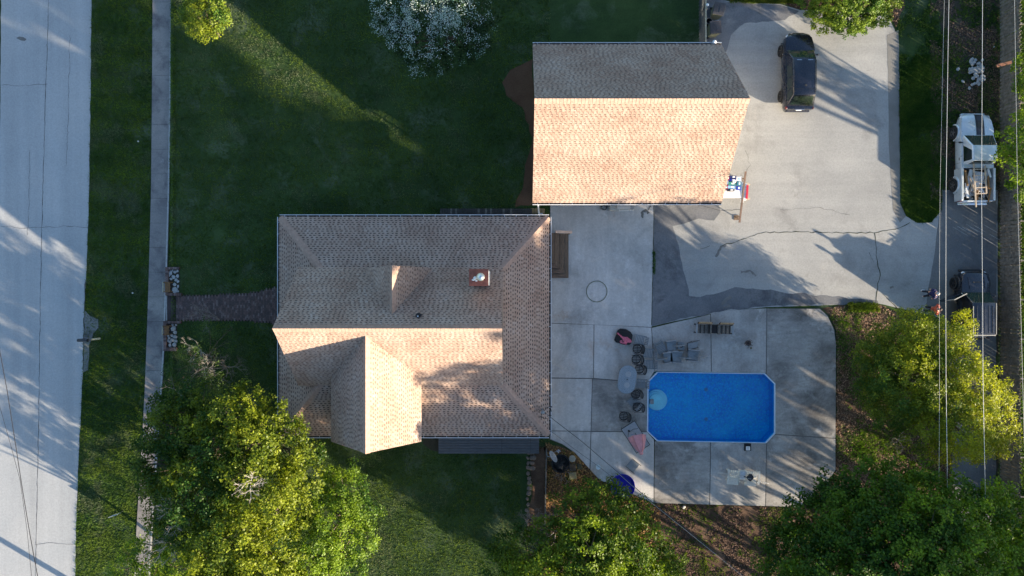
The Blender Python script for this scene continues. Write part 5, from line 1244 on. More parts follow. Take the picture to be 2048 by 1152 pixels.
for k in range(3): MB().tube([((.2+.15*k)*math.cos(a_)-.1,(.2+.15*k)*math.sin(a_),.058) for a_ in [2*math.pi*j/24 for j in range(24)]],.010,4,closed=True).build('moulded_ring', m_blue, wp)
sdsh = thing('satellite_dish', 'grey satellite dish on a mast at the deck corner, tilted up', 'satellite dish', at(1097,900,0)); q0 = at(1105,914,2.0)
Mq = Matrix.Rotation(R(-62),3,'X') @ Matrix.Rotation(0,3,'Z'); m = MB(); n_ = 22; vs = []
Mq = Matrix.Rotation(R(35),3,'Z') @ Matrix.Rotation(R(66),3,'Y')
for j in range(6):
    r_ = .34*j/5
    for k in range(n_): a_ = 2*math.pi*k/n_; vs.append(q0+Mq @ Vector((r_*math.cos(a_),r_*math.sin(a_)*1.15,.5*r_*r_)))
m.add(vs, [(j*n_+k, j*n_+(k+1) % n_, (j+1)*n_+(k+1) % n_, (j+1)*n_+k) for j in range(5) for k in range(n_)]); o = m.build('dish', plain('dish_grey', (.25,.27,.29), .4), sdsh, world=True, smooth=True); s_ = o.modifiers.new('solid','SOLIDIFY'); s_.thickness = .015
g0 = at(1092,900,0); MB().tube([(g0.x,g0.y,0),(g0.x,g0.y,1.7),q0],.025,8).build('mast', m_grey, sdsh, world=True); a, b = at(1104,906,2.0), at(1119,901,2.15); MB().tube([q0,a,b],.014,6).build('feed_arm', m_grey_lt, sdsh, world=True)
m = MB()
for a,b3 in (((1113,901),(1118,906)),((1116,899),(1121,903))): m.beam(at(*a,2.15),at(*b3,2.15),.05,.04)
m.cyl(at(1115,903,2.12),at(1119,900,2.12),.04,.04,8); m.build('receiver', m_grey_lt, sdsh, world=True)
fp = thing('fire_pit', 'round black iron fire pit full of charred wood beside the stepping stones', 'fire pit', ppos(1121,926,.2))
MB().lathe([(.50,0),(.56,.34),(.60,.35),(.60,.38),(.53,.38),(.47,.05),(.001,.04)],(0,0,0),26).build('bowl', m_black, fp, smooth=True)
for k in range(12):
    a_ = random.uniform(0,3.14); c_ = Vector((random.uniform(-.2,.2),random.uniform(-.2,.2),random.uniform(.12,.3))); d_ = Vector((math.cos(a_),math.sin(a_),random.uniform(-.15,.15)))*.3; MB().cyl(c_-d_,c_+d_,.035,.025,6).build('log', m_wood_dk if k % 3 else m_black, fp)
for k in range(2): MB().tube([(-.3,-.72-.1*k,.12),(0,-.78-.1*k,.2),(.3,-.72-.1*k,.12)],.015,5).build('ring_bar', m_darkwire, fp)
so = MB(); so.lathe([(.23,0),(.23,.10),(.19,.12),(.001,.12)],(0,0,0),8); o = so.build('stepping_stone', plain('pale_round_stone', (.36,.35,.29), .85, var=.1)); o.location = ppos(1144.5,918,.1)[:2]+(.01,); tag(o, 'pale octagonal stepping stone right of the fire pit', 'stepping stone')
for (px,py,w,h,rz,lab,c_) in ((1145.5,951.5,.48,.44,.1,'yellowish square stepping stone below the dark one near the fire pit',(.25,.22,.11)),(1145,935,.44,.46,0,'dark square stepping stone between the octagonal and the yellowish one',(.055,.045,.035)),(1159,933,.30,.36,.1,'mossy square stepping stone nearest the curved patio edge',(.05,.05,.03))):
    m = MB().box((0,0,.04),(w,h,.08)); o = m.build('stepping_stone', plain('paver_%d' % px, c_, .9, var=.2), bevel=.03); p = at(px,py,.05); o.location = (p.x,p.y,.01); o.rotation_euler = (0,0,rz); tag(o, lab, 'stepping stone')
# things beside the garage
bq = thing('gas_grill', 'cream gas grill cabinet with two handles standing under the garage eave', 'grill', ppos(1243,410,.5))
MB().box((0,.0,.42),(1.55,.66,.84)).build('cabinet', plain('grill_cream', (.45,.43,.38), .5, var=.08), bq, bevel=.02); MB().box((.05,0,.98),(.86,.62,.26)).build('lid', plain('grill_lid', (.55,.51,.46), .4, var=.08), bq, bevel=.06)
MB().box((.55,0,.90),(.28,.6,.08)).build('side_shelf', m_grey_lt, bq, bevel=.02)
for (x0,x1) in ((-.22,.36),(.46,.66)): MB().tube([(x0,-.34,1.0),(x0,-.42,1.0),(x1,-.42,1.0),(x1,-.34,1.0)],.022,6).build('handle', m_white, bq)
gh = thing('garden_hose', 'tangled dark hose heap left of the gas grill', 'hose', ppos(1208,415,.1)); m = MB()
m.tube([(.22*math.cos(k*.7)*(1-.01*k)+random.uniform(-.05,.05), .16*math.sin(k*.7)+random.uniform(-.04,.04), .03+.006*k) for k in range(34)],.014,5); m.build('coil', m_darkwire, gh, smooth=True)
# stack at the garage corner
tb = thing('work_table', 'white folding table with packages on it at the garage corner', 'table', at(1472,378,.0)*1.0)
c_, s_ = wbox(1444,352,1484,396,.86,.90); MB().box(c_,s_).build('table_top', m_white, tb, world=True, bevel=.01)
a = at(1444,396,.88); b = at(1484,352,.88)
for x_ in (a.x+.1,b.x-.1):
    for y_ in (a.y+.1,b.y-.1): MB().cyl((x_,y_,.03),(x_,y_,.86),.02,.02,6).build('leg', m_grey_lt, tb, world=True)
cols = {'blue':(.02,.05,.35),'navy':(.012,.02,.10),'red':(.55,.03,.06),'teal':(.03,.18,.25),'white':(.8,.8,.8),'light blue':(.25,.45,.85),'black':(.02,.02,.03),'green':(.04,.22,.18)}
cm = {k: plain('pack_'+k.replace(' ','_'), v, .4, var=.2) for k, v in cols.items()}
def pack(px, py, w, h, col, z=.91, rz=0, hh=.08, extra='', white_cap=True):
    p = at(px,py,z+hh); o_ = thing('package', '%s package %s on the white table' % (col, extra), 'package', (p.x,p.y,z), rz)
    MB().box((0,0,hh/2),(w,h,hh)).build('carton', cm[col], o_, bevel=.008)
    MB().box((w*.12,0,hh+.003),(w*.4,h*.5,.004)).build('printed_label', cm['white' if col != 'white' else 'light blue'], o_)
P_ = [(1455,356,.26,.24,'red','at the top left corner of the stack'),(1453,365,.26,.22,'white','left, below the red corner one'),(1452,374,.26,.26,'red','left, lower of the two bright ones'),(1466,354,.42,.16,'navy','along the top row'),
 (1465,360,.44,.16,'blue','second row from the top'),(1464,367,.42,.2,'green','in the middle of the stack'),(1463,374,.44,.16,'light blue','third row, widest'),(1462,380,.44,.14,'black','at the bottom of the stack'),(1477,358,.26,.24,'white','at the top right corner'),(1478,367,.24,.26,'teal','right of the green one'),(1477,376,.26,.24,'blue','at the lower right corner')]
for a_ in P_: pack(a_[0],a_[1],a_[2],a_[3],a_[4],.91,random.uniform(-.06,.06),random.uniform(.08,.14),a_[5])
pack(1469,363,.2,.16,'white',1.06,R(35),.03,'lying askew on top of the others')
for k, (x_, w_, c__, lab) in enumerate(((1486,.16,'white','white board leaning on the left of the brown post'),(1491,.14,'white','narrow white board just right of the brown post'),(1495.5,.07,'red','thin red-edged board outermost of the boards by the post'))):
    c_, s_ = wbox(x_-3,364+k*3,x_+(2.2 if k<2 else 1),405-k*4,.55+.04*k,.60+.04*k); o = MB().box((0,0,0),s_).build('board', cm[c__]); o.location = c_; o.rotation_euler = (0,0,R(-4)); tag(o, lab, 'board')
    bb = MB().box((0,0,0),(s_[0]*.8,s_[1]*.8,.5)); 
for lab, x_ in (('pale timber trestle under the boards beside the brown post',1490),):
    t = thing('trestle', lab, 'trestle', at(x_,385,.0)); 
    for s in (-1,1): MB().box((0,s*.45,.26),(.35,.06,.48)).build('leg_frame', m_wood_lt, t)
    MB().box((0,0,.52),(.08,1.1,.05)).build('beam', m_wood_lt, t)
ps = thing('timber_post', 'long thin brown timber post lying slantwise past the garage corner', 'post', at(1486,394,.75)); a, b = at(1491.5,343,1.0), at(1479,445,.75); MB().beam(a,b,.10,.10).build('post_timber', plain('brown_post', (.17,.11,.08), .8, var=.25, scale=4), ps, world=True)
for q_ in (a.lerp(b,.12), a.lerp(b,.88)):
    t = thing('trestle', 'low timber trestle under the %s end of the long brown post' % ('upper' if q_.y > 5.5 else 'lower'), 'trestle', (q_.x,q_.y,0)); MB().box((0,0,q_.z/2-.05),(.05,.05,q_.z-.1)).build('leg', m_wood, t); MB().box((0,0,.04),(.3,.3,.04)).build('foot', m_wood, t)
# rubbish bins at the top of the driveway
def bin_(label, px, py, rz, dark):
    t = thing('wheelie_bin', label, 'bin', ppos(px,py,.9), rz, 'rubbish bins above the garage')
    m = MB(); b_ = [(-.27,-.30),(.27,-.30),(.27,.30),(-.27,.30)]; tp = [(-.33,-.36),(.33,-.36),(.33,.36),(-.33,.36)]
    m.add([(x_,y_,.06) for x_,y_ in b_]+[(x_,y_,1.0) for x_,y_ in tp], [(3,2,1,0),(4,5,6,7),(0,1,5,4),(1,2,6,5),(2,3,7,6),(3,0,4,7)]); m.build('body', plain('bin_olive_%d' % px, (.17,.17,.11), .6, var=.2), t, bevel=.02)
    mt = plain('bin_lid_%d' % px, dark, .55, var=.25); MB().box((0,0,1.03),(.72,.80,.05)).build('lid', mt, t, bevel=.02); MB().box((.16,0,1.065),(.26,.5,.03)).build('lid_panel', mt, t, bevel=.01)
    for k in range(3): MB().box((-.10-.09*k,0,1.06),(.035,.55,.025)).build('lid_rib', mt, t, bevel=.006)
    MB().cyl((.36,-.28,.98),(.36,.28,.98),.02,.02,6).build('handle', m_plastic, t)
    for s in (-1,1): MB().cyl((-.28,s*.30,.12),(-.28,s*.36,.12),.12,.12,12).build('wheel', m_plastic, t)
bin_('olive rubbish bin with a dark lid, upper of the two above the garage', 1437,19, R(-12), (.05,.05,.055))
bin_('olive rubbish bin with a brown lid, nearest the garage roof', 1430,56, R(4), (.075,.062,.06))
rg = thing('round_pot', 'empty round pot with a thin rim squeezed between the two bins and the fence', 'pot', ppos(1418,42.5,.4)); MB().lathe([(.17,0),(.21,.42),(.18,.42),(.15,.04),(.001,.04)],(0,0,0),18).build('pot_wall', m_plastic, rg, smooth=True); MB().tube([(.2*math.cos(2*math.pi*k/20),.2*math.sin(2*math.pi*k/20),.43) for k in range(20)],.012,5,closed=True).build('pot_rim', m_grey_lt, rg)
bg = cloth([(-.25,-.14),(.0,-.2),(.25,-.05),(.22,.1),(.05,.2),(-.15,.08)], .9, .25, plain('grey_plastic_bag', (.30,.30,.31), .5), 'plastic_bag', 'crumpled grey plastic bag between the two rubbish bins', 'bag', ppos(1433,46,.8)[:2]+(0,), 0)
# ------------------------------------------------------------------ street side
mbx = thing('mailbox', 'dark mailbox on a pale post by the edge of the road', 'mailbox', (at(200,677,LOW).x, at(200,677,LOW).y, LOW))
MB().box((0,0,.5),(.11,.11,1.0)).build('post', plain('pale_post', (.62,.58,.42), .8, var=.2), mbx, bevel=.01)
MB().beam((.05,0,1.02),(-.62,-.06,1.02),.16,.06).build('arm', m_fence, mbx)
m = MB(); n_ = 9; vs = []
for x_ in (-.08,-.70):
    vs += [(x_,-.10,1.06),(x_,-.10,1.18)]+[(x_,-.10*math.cos(math.pi*k/8),1.18+.10*math.sin(math.pi*k/8)) for k in range(1,8)]+[(x_,.10,1.18),(x_,.10,1.06)]
k = len(vs)//2; m.add([(a,b3-.03,c) for a,b3,c in vs], [list(range(k))[::-1], list(range(k,2*k))]+[(i,(i+1) % k,k+(i+1) % k,k+i) for i in range(k)]); m.build('box', plain('mailbox_black', (.03,.032,.036), .4, var=.2), mbx); MB().box((-.3,.085,1.25),(.16,.015,.05)).build('flag', m_tail, mbx)
ys_ = thing('yard_sign', 'small pale yard sign standing in the verge near the bottom left', 'sign', (at(240,1024,LOW).x,at(240,1024,LOW).y,LOW), R(18))
MB().box((0,0,.62),(.62,.02,.40)).build('panel', plain('sign_panel', (.45,.50,.54), .5), ys_)
for s in (-1,1): MB().box((s*.22,0,.22),(.012,.012,.44)).build('stake', m_steel, ys_)
for s in (-1,1): MB().box((0,s*.014,.70),(.5,.004,.05)).build('stripe', cm['navy'], ys_)
for k in range(2):
    x_, y_ = ((266,586),(277,283))[k]; p = at(x_,y_,LOW); o = MB().lathe([(.05,0),(.05,.06),(.02,.09),(.001,.09)],(0,0,0),8).build('survey_cap', m_white); o.location = (p.x,p.y,LOW); tag(o, ('tiny white marker cap in the verge beside the front steps','tiny white marker cap in the verge in the upper left')[k], 'marker')
up = thing('utility_pole', 'tall dark timber utility pole beyond the lower left corner of the picture', 'utility pole', (at(190,1190,LOW).x,at(190,1190,LOW).y,LOW))
MB().cyl((0,0,0),(0,0,9.5),.17,.12,12).build('pole', m_wood_dk, up); MB().box((0,0,8.9),(2.2,.12,.14)).build('crossarm', m_wood_dk, up)
for s in (-1,-.4,.4,1): MB().lathe([(.05,0),(.05,.12),(.001,.16)],(s*1.0,0,8.97),8).build('insulator', m_grey, up)
# ------------------------------------------------------------------ overhead wires
def wire(label, pts, r, mat, nm='power_line', sag=True):
    P = [at(*p) for p in pts]; q_ = []
    for a,b in zip(P[:-1],P[1:]):
        for k in range(6): q_.append(a.lerp(b,k/6))
    q_.append(P[-1]); o = MB().tube(q_, r, 5).build(nm, mat, None, smooth=True); return tag(o, label, 'wire')
wire('thin pale overhead wire left of the brighter one over the pickup', [(1890,-60,7.5),(1884,200,7.4),(1880,384,7.3),(1878.5,600,7.3),(1879,768,7.3),(1878,960,7.3),(1880,1240,7.4)], .006, m_alu)
wire('bright overhead wire passing left of the silver pickup', [(1899,-60,7.6),(1896,100,7.5),(1892,384,7.4),(1891.5,600,7.4),(1892,768,7.4),(1894,900,7.4),(1895,1020,7.4),(1898,1240,7.5)], .0115, m_alu)
wire('bright overhead wire crossing the bonnet of the silver pickup', [(1966,-60,8.2),(1965,0,8.2),(1963,384,8.0),(1965,600,8.0),(1966,768,8.0),(1970,960,8.0),(1975,1152,8.0),(1978,1240,8.1)], .0115, m_alu)
wire('rightmost overhead wire running along the picket fence', [(2028,-60,8.2),(2029,0,8.2),(2035,384,8.0),(2042,640,8.0),(2049,900,8.0),(2060,1240,8.0)], .008, m_alu)
wire('dark overhead wire curving over the lower part of the road', [(-14,600,6.5),(0,705,6.4),(14,780,6.3),(28,870,6.3),(45,980,6.3),(60,1070,6.4),(75,1152,6.6),(92,1240,6.9)], .020, m_darkwire)
wire('thin dark overhead wire left of the thicker one over the road', [(-30,740,6.5),(0,815,6.4),(20,885,6.3),(40,960,6.3),(54,1060,6.4),(63,1152,6.6),(70,1240,6.9)], .011, m_darkwire)
wire('twisted service cable from the roof mast down past the paddling pool to the lower edge', [(1089,825,4.1),(1103,836,4.2),(1165,884,4.5),(1235,944,4.9),(1300,1001,5.3),(1366,1052,5.8),(1436,1110,6.3),(1490,1152,6.7),(1590,1240,7.4)], .018, m_darkwire, 'service_cable')
wire('lower dark cable leaving the house corner across the curved patio edge', [(1098,858,2.9),(1104,864,3.0),(1150,899,3.4),(1200,935,3.8),(1260,982,4.3),(1330,1035,4.9),(1480,1152,6.2)], .010, m_darkwire, 'service_cable')
wire('pale strand wound along the service cable near the house roof', [(1092,828,4.2),(1118,850,4.35),(1150,874,4.5),(1220,932,4.9),(1300,1003,5.4),(1366,1056,5.9),(1440,1116,6.4),(1495,1160,6.8)], .008, m_alu, 'service_cable')
# ------------------------------------------------------------------ vegetation
def leaves(centers, cdir, n_per, spread, L, Wd, colA, colB, up=.6, outw=.8, jit=.8, bias=None, mixp=None):
    """leaf quads around cluster centres; returns V (N,4,3) and tint (N,3)"""
    C_ = np.repeat(centers, n_per, axis=0); Dn = np.repeat(cdir, n_per, axis=0); N = len(C_)
    off = rng.normal(0, 1, (N,3)); off /= np.linalg.norm(off, axis=1)[:,None]; off *= (rng.random((N,1))**.5)*spread; off[:,2] *= .65
    P = C_+off
    nrm = Dn*outw+np.array([0,0,up])+rng.normal(0,jit,(N,3))+off/spread*.5; nrm /= np.linalg.norm(nrm, axis=1)[:,None]
    r = rng.normal(0,1,(N,3)); a = np.cross(nrm, r); a /= np.linalg.norm(a, axis=1)[:,None]; b = np.cross(nrm, a)
    s = rng.uniform(.65,1.25,(N,1)); V = np.stack([P-a*L*s/2, P+b*Wd*s/2-a*L*s*.05, P+a*L*s/2+nrm*L*.06, P-b*Wd*s/2-a*L*s*.05], axis=1)
    ct = np.repeat(mixp if mixp is not None else rng.random(len(centers)), n_per)[:,None]
    t = np.clip(ct+rng.normal(0,.16,(N,1)),0,1); col = np.array(colA)*(1-t)+np.array(colB)*t; col *= rng.uniform(.75,1.25,(N,1))
    return V, col
def lobe_points(c, r, n, flat=.75, bot=-.45, shell=.55):
    """cluster centres through one lobe, denser near its skin, with dents"""
    d = rng.normal(0,1,(n*3,3)); d /= np.linalg.norm(d, axis=1)[:,None]; d = d[d[:,2] > bot][:n]
    rad = shell+(1-shell)*rng.random(len(d))**.6
    w = np.array([1+.28*mnoise.noise(Vector((x*2.1+c[0],y*2.1+c[1],z*2.1+c[2])))+.16*mnoise.noise(Vector((x*5+c[0],y*5,z*5))) for x,y,z in d])
    P = np.array(c)+d*(rad*w*r)[:,None]*np.array([1,1,flat]); return P, d
def tree(name, label, base, lobes, cols, dens=16, npl=26, L=.15, Wd=.10, trunk=.16, spread=.34, mat=None, group=None, cat='tree', flat=.75, bark=None, trunk_parts=True, mixf=None, lean=None, bend=.5, twigs=0, bot=-.45, shell=.55, lm=1.6, lsz=.92):
    """lobes: (px, py, z, r) in image pixels, r in metres; some are added unseen"""
    b0 = at(base[0], base[1], 0); zb = gz(b0.x) if b0.x < -20 else 0.0
    if b0.x < -20: b0 = at(base[0], base[1], zb)
    t = thing(name, label, cat, (b0.x, b0.y, zb), 0, group); mat = mat or m_leaf; bark = bark or m_bark
    VV, TT = [], []; tips = []
    for lb in lobes:
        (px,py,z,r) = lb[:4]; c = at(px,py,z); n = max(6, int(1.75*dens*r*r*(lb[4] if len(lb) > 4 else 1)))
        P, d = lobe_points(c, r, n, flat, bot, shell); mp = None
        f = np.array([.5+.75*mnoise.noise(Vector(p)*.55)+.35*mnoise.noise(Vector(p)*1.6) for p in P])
        mp = np.clip(f+(lb[5] if len(lb) > 5 else 0), 0, 1)  # offset per lobe paints sunlit lobes yellower and shaded ones darker
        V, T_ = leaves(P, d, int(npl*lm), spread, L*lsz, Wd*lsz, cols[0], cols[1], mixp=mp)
        VV.append(V); TT.append(T_); tips.append((c, P))
    V = np.concatenate(VV); T_ = np.concatenate(TT); k = V.reshape(-1,12)
    fast_mesh('crown', V-np.array([[t.location]]), 4, mat, t, T_)
    m = MB(); cc = sum((c for c,_ in tips), Vector())/len(tips); fork = b0.lerp(cc,.35)+Vector((0,0,.1)); fork.z = max(fork.z, cc.z*.3)
    m.tube([b0+Vector((0,0,-.1)), b0.lerp(fork,.5)+Vector((.06,.03,0)), fork], [trunk*1.15,trunk*.95,trunk*.8], 9); m.build('trunk', bark, t, world=True, smooth=True)
    for c, P in tips:
        m = MB(); mid = fork.lerp(c,.5)+Vector((random.uniform(-.2,.2),random.uniform(-.2,.2),.25)); m.tube([fork,mid,c],[trunk*.55,trunk*.38,trunk*.2],6)
        for j in rng.choice(len(P), min(len(P), 9), replace=False):
            q_ = Vector(P[j]); s_ = mid.lerp(c, random.uniform(.2,1)); m.tube([s_, s_.lerp(q_,.5)+Vector((0,0,.08)), s_.lerp(q_,.93)],[trunk*.16,trunk*.10,trunk*.04],4)
        m.build('limb', bark, t, world=True)
    return t
def bare(label, base, h, spread, mat, n=5, depth=4, name='bare_shrub', r0=.04, dirv=None, parent=None):
    """leafless twiggy shrub grown by repeated forking"""
    m = MB(); rr = random.Random(int(base[0]*7+base[1]))
    def grow(p, d, L, r, k):
        d = d.normalized(); q_ = p+d*L; md = p.lerp(q_,.5)+Vector((rr.uniform(-1,1),rr.uniform(-1,1),rr.uniform(-.5,.5)))*L*.12
        m.tube([p,md,q_],[r,r*.85,r*.65],4)
        if k <= 0: return
        for j in range(rr.choice((2,3)) if k > 1 else 3):
            nd = d+Vector((rr.uniform(-1,1),rr.uniform(-1,1),rr.uniform(-.35,.6)))*.85; grow(p.lerp(q_,rr.uniform(.55,1)), nd, L*rr.uniform(.55,.8), r*.6, k-1)
    b = at(*base) if len(base) == 3 else at(base[0],base[1],0)
    for k in range(n):
        a = 6.283*k/n+rr.uniform(-.4,.4); dv = Vector((math.cos(a)*spread,math.sin(a)*spread,1)) if dirv is None else Vector(dirv)+Vector((math.cos(a),math.sin(a),0))*spread*.6
        grow(b, dv, h*.42, r0, depth)
    t = thing(name, label, 'shrub', b); m.build('branches', mat, t, world=True); return t
GA, GB = (.022,.055,.012), (.17,.19,.020)
# top left small bright tree; flowering dogwood; round bright bush; far-right saplings
tree('young_tree', 'small bright yellow-green tree standing alone at the upper left of the lawn', (437,72), [(412,28,3.2,1.05),(385,20,2.7,.75),(400,58,3.0,.75),(435,45,3.1,.75),(425,5,3.4,.8),(452,38,2.6,.55),(378,38,2.4,.5),(415,75,2.3,.5),(390,-8,3.0,.8)], ((.05,.12,.015),(.26,.30,.02)), 26, 22, .13, .085, .08, .26, mat=m_leafd)
dg = tree('dogwood', 'broad dark tree covered in white blossom at the top of the lawn', (895,95), [(800,18,4.4,1.5),(775,45,3.8,.8),(850,15,4.9,1.5),(905,12,5.0,1.4),(845,80,4.5,1.25),(800,70,4.0,.9),(900,75,4.8,1.3),(935,95,4.3,1.0),(880,128,3.8,.75),(835,125,3.7,.75),(955,65,4.2,1.0),(965,30,4.2,1.0),(860,-20,4.6,1.6),(815,100,3.6,.8),(975,95,3.3,.5)], ((.02,.05,.015),(.045,.09,.03)), 17, 24, .15, .10, .16, .32)
VV, TT = [], []
for (px,py,z,r,n) in ((800,15,4.7,1.5,120),(775,45,4.0,.85,46),(850,15,5.2,1.45,110),(905,12,5.2,1.4,95),(845,80,4.8,1.25,60),(800,70,4.2,.95,40),(900,75,5.0,1.25,34),(935,95,4.5,1.0,16),(880,128,3.9,.75,10),(835,125,3.8,.8,16),(955,65,4.4,1.0,12),(895,40,5.4,.7,60),(955,30,4.4,.8,14),(865,-20,4.8,1.6,110)):
    P, d = lobe_points(at(px,py,z), r, int(n*1.25), .75, .05, .9); V, T_ = leaves(P, np.tile([0,0,1.],(len(P),1)), 11, .26, .055, .05, (.16,.26,.18), (.56,.62,.58), up=1.0, jit=.4); VV.append(V); TT.append(T_)
V = np.concatenate(VV); fast_mesh('blossom', V-np.array([[dg.location]]), 4, m_petal, dg, np.concatenate(TT))
tree('round_bush', 'dense round bright green bush overhanging the top of the driveway', (1690,18), [(1700,0,2.0,1.9),(1660,10,1.7,1.2),(1740,8,1.7,1.25),(1690,35,1.4,1.1),(1630,-5,1.4,1.0),(1775,-8,1.5,1.0),(1650,38,1.0,.8),(1720,42,1.0,.8),(1700,-40,2,1.8),(1755,28,1.1,.8),(1690,58,.7,.45)], ((.035,.10,.012),(.20,.27,.02)), 34, 26, .11, .085, .10, .22, mat=m_leafd, cat='bush', shell=.8)
# big trees at the lower left
CY = ((.022,.070,.010),(.225,.265,.018)); CG = ((.035,.10,.014),(.20,.29,.022)); CD = ((.018,.055,.010),(.07,.14,.016)); CYG = ((.05,.085,.015),(.30,.27,.025))
tree('maple_tree', 'tallest spreading tree at the lower left with yellow new growth over dark leaves', (520,850),
 [(350,860,5.6,1.9,1,-.35),(330,930,5.6,1.9,1,-.38),(390,820,5.6,1.5,1,-.3),(420,900,7.0,2.1,1,-.1),(345,1010,5.6,1.8,1,-.35),(400,980,7.2,2.0,1,-.2),(460,840,7.2,1.5,1,.18),(500,890,7.6,1.6,1,.25),(545,850,6.4,1.4,1,.1),(490,960,8.0,1.7,1,.05),(580,900,6.6,1.5,1,.1),(600,960,6.8,1.4,1,.15),(540,1010,7.8,1.7,1,.15),(500,800,6.0,1.1,1,.1),(620,905,5.6,.9,1,0),(330,815,4.6,1.0,1,-.3),(298,965,4.6,.9,1,-.3),(300,880,4.6,.8,1,-.35),(415,920,2.5,1.4,.9,-.4),(468,1004,2.5,1.6,.9,-.4),(400,1010,2.4,1.3,.9,-.4),(450,870,2.6,1.2,.9,-.4)], CY, 15, 26, .16, .11, .22, .36)  # last low lobes added beneath the crown to deepen the road shade
tree('maple_tree', 'yellow-green tree right at the bottom edge, left of the bright green one', (560,1000),
 [(480,1060,7.4,2.0,1,.2),(430,1110,7.0,1.8,1,.2),(540,1110,7.2,1.9,1,.25),(520,1170,7.0,2.0,1,.2),(440,1180,6.5,2.0,1,.1),(390,1070,6.2,1.5,1,-.2),(600,1030,6.4,1.1,1,.1),(480,1240,6.5,2.2,1,.1),(532,1079,2.6,1.6,.9,-.4),(600,1000,2.6,1.3,.9,-.4)], CY, 15, 26, .16, .11, .2, .36)  # two low lobes added out of sight to shade the road
tree('maple_tree', 'bright fresh green tree at the right end of the lower left group', (700,1010),
 [(690,980,5.4,1.4,1,.05),(720,1020,5.2,1.2,1,.1),(660,1040,6.0,1.5,1,.2),(700,1080,5.6,1.5,1,.2),(630,1100,6.4,1.6,1,.25),(735,1070,4.6,.8,1,.05),(600,1150,6.2,1.6,1,.2),(680,1150,5.6,1.4,1,.15),(665,965,4.6,.8,1,.1),(700,945,4.2,.7,1,.1),(640,1220,5.8,1.7,1,.2)], CG, 17, 26, .14, .10, .15, .32)
tree('small_tree', 'low leafy tree at the bottom edge beside the sidewalk, left of the yellow ones', (330,1090),
 [(300,1110,3.6,1.3,1,.2),(340,1080,3.8,1.0,1,.1),(250,1140,3.0,1.1,1,.25),(360,1140,4.4,1.4,1,.25),(310,1170,3.6,1.5,1,.2),(345,1040,3.6,.8,1,.1),(275,1085,2.6,.6,1,0),(394,1110,2.6,1.5,.9,-.3),(450,1150,2.6,1.6,.9,-.3),(350,1085,2.2,1.1,.9,-.2)], CG, 16, 24, .13, .09, .10, .3)  # last low lobes added to cover limb shadows on the road
tree('shrub', 'soft green shrub with grey twigs right beside the south stone planter', (430,700),
 [(420,660,2.2,.9,1,-.1),(445,690,2.3,.8,1,-.1),(400,740,2.6,1.1,1,0),(380,710,2.2,.8,1,.05),(355,740,2.0,.9,1,.1),(420,775,2.6,1.0,1,0),(370,780,2.6,1.1,1,-.05),(465,655,1.8,.5,.8,-.1),(340,770,2.0,.6,1,.1)], ((.03,.075,.02),(.10,.16,.04)), 14, 20, .11, .05, .06, .32, cat='shrub')
bare('pale twiggy dead branches over the brick walk', (440,640,.4), 2.2, .9, m_dead, 4, 4, r0=.022, dirv=(-.9,.5,.7))
bare('bright bleached twigs just below the south stone planter', (402,700,1.0), 1.5, .9, m_pale_bark, 5, 4, r0=.028)
bare('bleached twigs in the middle of the soft green shrub', (408,735,1.6), 1.4, .9, m_pale_bark, 5, 4, r0=.03)
bare('grey dead shrub right of the soft green one in the dark lawn', (452,735,.3), 2.4, .8, m_dead, 6, 5, r0=.03)
bare('pale dead branches poking through the dark crown at the left', (365,1015,6.3), 1.6, .9, m_pale_bark, 4, 4, 'dead_branches', .03)
bare('pale dead branches among the low leafy tree at the bottom left', (345,1085,4.4), 2.0, .9, m_pale_bark, 5, 4, 'dead_branches', .035)
bare('pale dead branches showing near the right side of the tall lower left tree', (505,965,8.7), 1.3, .8, m_pale_bark, 4, 4, 'dead_branches', .03)
bare('grey twigs above the sidewalk by the tall lower left tree', (360,790,2.6), 2.0, .9, m_dead, 4, 4, 'dead_branches', .028)
# bottom middle
tree('leafy_tree', 'leafy green tree at the bottom middle reaching over the blue paddling pool', (1165,1075),
 [(1200,1010,4.6,1.6,1,-.15),(1150,1030,5.0,1.6,1,-.1),(1100,1080,5.2,1.6,1,-.05),(1040,1110,4.8,1.6,1,-.1),(1000,1130,4.2,1.2,1,-.1),(1240,1060,5.2,1.7,1,-.15),(1300,1080,4.6,1.4,1,-.2),(1180,1100,6.2,2.0,1,.15),(1250,1130,5.8,1.9,1,.0),(1110,1150,6.0,1.9,1,.1),(1330,1130,4.4,1.3,1,.1),(1175,985,3.6,.9,1,-.1),(1235,985,3.4,.7,1,-.1),(1285,1020,3.6,.8,1,-.1),(1190,1180,6.2,2.0,1,.2),(1060,1190,5.6,2.2,1,.05),(1290,1190,5.4,2.0,1,.1),(1110,1240,6.0,1.6,.7,0),(1240,1250,6.0,1.4,.7,0),(1215,1120,2.2,1.9,1.6,-.2),(1165,1095,2.0,1.4,.8,-.2),(1208,1190,2.0,2.2,1.6,-.2),(1222,1232,4.3,2.0,1.5,-.2),(1150,1150,2.2,1.6,.8,-.2),(1300,1160,2.2,2.0,1.5,-.2),(1285,1230,3.2,2.0,1.5,-.2),(1120,1110,1.6,1.1,.8,-.2),(1180,1050,1.8,1.2,.8,-.2)], ((.025,.075,.010),(.19,.26,.018)), 15, 25, .15, .11, .18, .36)  # low dense lobes added under the crown to darken the lawn
bare('grey-violet bare twigs at the bottom middle beside the row of rocks', (1078,1040,.6), 2.4, .9, m_dead, 6, 5, r0=.03)
bare('pale curved bare branches left of the bottom middle tree', (1110,1062,3.4), 2.0, .9, m_pale_bark, 4, 4, r0=.03)
bare('leafless low bush behind the satellite dish', (1128,945,.2), .9, 1.2, m_dead, 6, 4, r0=.016)
